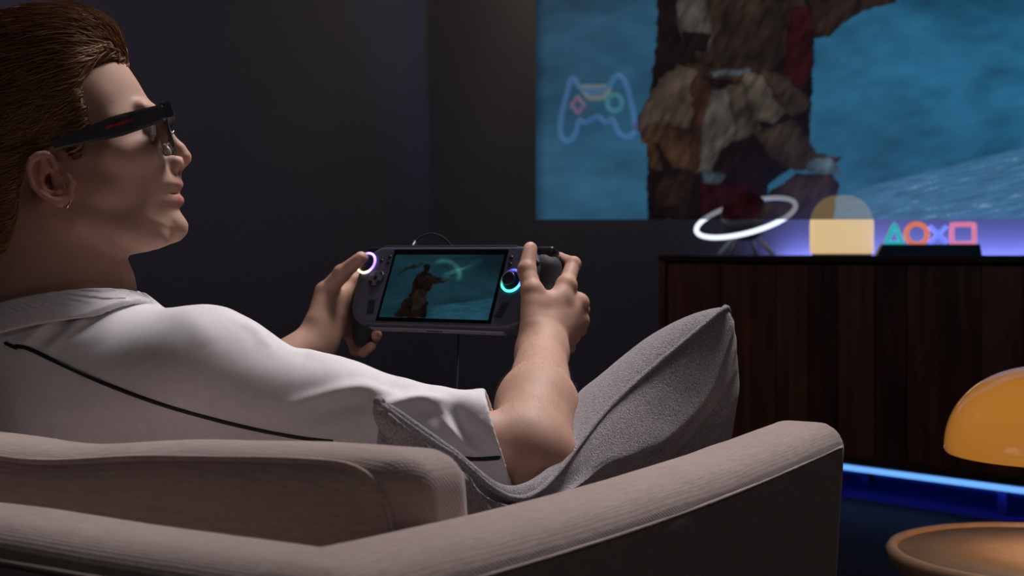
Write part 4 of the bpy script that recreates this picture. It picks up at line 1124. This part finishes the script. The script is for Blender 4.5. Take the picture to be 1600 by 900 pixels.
# ---- fine hair on the forearm
fa_ax = (WR-ER)/np.linalg.norm(WR-ER); tt_ = (bv-ER)@fa_ax; L_ = np.linalg.norm(WR-ER)
rad_ = np.linalg.norm(bv-ER-tt_[:,None]*fa_ax, axis=1)
cnd = np.where((tt_ > -.01)&(tt_ < L_*.98)&(rad_ < .06)&(bv[:,0] > -.03))[0]
NH = 2600; pick = rs.choice(cnd, NH); b0 = bv[pick]; nb_ = b0-ER-tt_[pick][:,None]*fa_ax; nb_ /= np.linalg.norm(nb_,axis=1,keepdims=True)
dr = fa_ax[None]*.9+nb_*.28+rs.randn(NH,3)*.28; dr /= np.linalg.norm(dr,axis=1,keepdims=True); sdv = np.cross(dr,nb_); sdv /= np.linalg.norm(sdv,axis=1,keepdims=True)
ll = (.003+.004*rs.rand(NH))[:,None]; wv = .00006
hv_ = np.stack([b0-sdv*wv-nb_*.001, b0+sdv*wv-nb_*.001, b0+dr*ll*.5+sdv*wv+nb_*.0006, b0+dr*ll*.5-sdv*wv+nb_*.0006, b0+dr*ll+sdv*wv*.3, b0+dr*ll-sdv*wv*.3],1).reshape(-1,3)
i6 = np.arange(NH)[:,None]*6; hf_ = np.vstack([i6+np.array([[0,1,2,3]]), i6+np.array([[3,2,4,5]])])
ah = keep(link('arm_hair', from_np('arm_hair', hv_, hf_), plain('arm_hair_brown', srgb(176,138,104), .6)), man); ah['kind'] = 'stuff'

# ---- glasses
M_FRAME = plain('frame_black', srgb(66,68,76), .36, 0, .05, 200, .02)
gls = empty('smart_glasses', H2W(100,0,50)); tag(gls, 'dark rectangular glasses with thick arms worn by the man', 'glasses')
def quad_sweep(name, path, hw, ht, mat, parent=None):
    """bar with rectangular section: hw across (side), ht along the given up vectors"""
    vv, ff = [], []
    for (c, sd, up), a, b in zip(path, hw, ht):
        for (i, j) in ((-1,-.7),(-.7,-1),(.7,-1),(1,-.7),(1,.7),(.7,1),(-.7,1),(-1,.7)): vv.append(c+sd*a*i+up*b*j)
    m = len(path)
    for k in range(m-1):
        for j in range(8): ff.append((k*8+j, k*8+(j+1)%8, (k+1)*8+(j+1)%8, (k+1)*8+j))
    me = bpy.data.meshes.new(name); me.from_pydata([tuple(q) for q in vv],[],ff+[tuple(range(7,-1,-1)), tuple(range((m-1)*8,m*8))]); me.update()
    o = link(name, me, mat, None, False); keep(o, gls); return o
def HV(u, v, z): return (HF*u+HR*v+HU*z)
slope = V(.945,0,.327)                                          # the arms rise towards the front
for sg in (1,-1):
    path, hw, ht = [], [], []
    for k, uu in enumerate(np.linspace(2, 97, 14)):
        zz = 33.5+(uu-11)*(27.5/82.0); vv_ = 80 if uu < 60 else 80-(uu-60)*.06
        path.append((H2W(uu, sg*vv_, zz), HV(0,1,0), HV(-.32,0,.947))); hw.append(.0026 if uu < 70 else .0034); ht.append(.0042+.0062*min(max((uu-2)/55,0),1)-.0022*max((uu-60)/40,0))
    tm = quad_sweep('temple', path, hw, ht, M_FRAME)
    hp_ = [(H2W(u_, sg*(77.5-(u_-96)*.1), 62+(u_-96)*.33), HV(0,1,0), HV(-.32,0,.947)) for u_ in (96,98,99,100)]
    quad_sweep('hinge', hp_, [.0042]*4, [.0072,.0078,.0078,.0072], plain('hinge_metal', srgb(110,112,124), .25, .7))
    if sg > 0:
        M_RED = plain('red_print', (.85,.02,.03,1), .5)
        for i in range(9):
            uu = 49+i*2.7; zz = 34+(uu-11)*(27.5/82.0)+1.0
            lp_ = [(H2W(uu-.9, 82.9, zz-1.5), HV(0,1,0), HV(.9,0,.3)), (H2W(uu+.7, 82.9, zz+1.5), HV(0,1,0), HV(.9,0,.3))]
            o = quad_sweep('printed_letter', lp_, [.0004]*2, [.0009 if i else .0016]*2, M_RED); o.parent = tm; o.matrix_parent_inverse = Matrix()
fr_pts = [(101-.0005*v*v, v) for v in np.linspace(-77,77,23)]
# brow bar of the front
bar_p = [(H2W(u_+3.5, v_, 65.5), HV(.94,0,.3), HV(-.32,0,.947)) for u_, v_ in fr_pts]
quad_sweep('brow_bar', bar_p, [.0060]*23, [.0075]*23, M_FRAME)
M_LENS = NT('lens_dark'); M_LENS.set(Base_Color=(.10,.10,.12,1), Roughness=.03, Transmission_Weight=1.0, IOR=1.05); M_LENS = M_LENS.m
for sg in (1,-1):
    # rim and lens: a rounded trapezoid hanging from the bar, tilted with the head
    def lp3(v_, t_, off=0.0): u0 = 101.5-.0003*v_**2; return H2W(u0+off+t_*10.0, sg*v_, 61-t_*34)
    rim = [lp3(*q) for q in ((14,.02),(42,0),(70,.0),(74,.25),(73,.6),(66,.92),(44,1.0),(22,.9),(15,.5))]
    keep(tube('rim', smooth_path(rim, 64, True), .0016, M_FRAME, None, 6, True), gls)
    g = [[lp3(16+56*a, .04+.88*b*(1-.10*(2*a-1)**4)) for b in np.linspace(0,1,8)] for a in np.linspace(0,1,10)]
    vv = np.array(g).reshape(-1,3); idx = np.arange(80).reshape(10,8); ff = np.stack([idx[:-1,:-1].ravel(), idx[1:,:-1].ravel(), idx[1:,1:].ravel(), idx[:-1,1:].ravel()],1)
    back = vv-HF*.0014; n0 = len(vv)
    bm = bmesh.new(); me0 = from_np('lens', np.vstack([vv, back]), np.vstack([ff, ff[:, ::-1]+n0])); bm.from_mesh(me0)
    be = [e for e in bm.edges if e.is_boundary]; bmesh.ops.bridge_loops(bm, edges=be)
    keep(link('lens', from_bm('lens', bm), M_LENS), gls)
    pd = [H2W(100, sg*13.5, 38), H2W(104, sg*12, 33), H2W(107, sg*11.5, 29)]
    keep(tube('nose_pad', pd, [.0022,.0034,.0022], plain('clear_pad', srgb(190,190,200), .15), None, 8), gls)
    keep(tube('pad_arm', [H2W(110,sg*12,52), H2W(106,sg*14,44), H2W(103,sg*13.5,36)], .0009, plain('pad_wire', srgb(180,180,190), .2, 1), None, 6), gls)
# ---- earring
L = hpx(104, 318, 82)
er_p = [H2W(L[0]+1.6*math.cos(a)+1.2*math.sin(a), EARV(L[0])+4+3.4*math.cos(a), L[1]-.5+4.2*math.sin(a)) for a in np.linspace(0,2*math.pi,28,False)]
er = tag(tube('hoop_earring', er_p, .0008, plain('silver', (.9,.88,.86,1), .12, 1), None, 8, True), 'small silver hoop earring in the right ear lobe', 'earring')
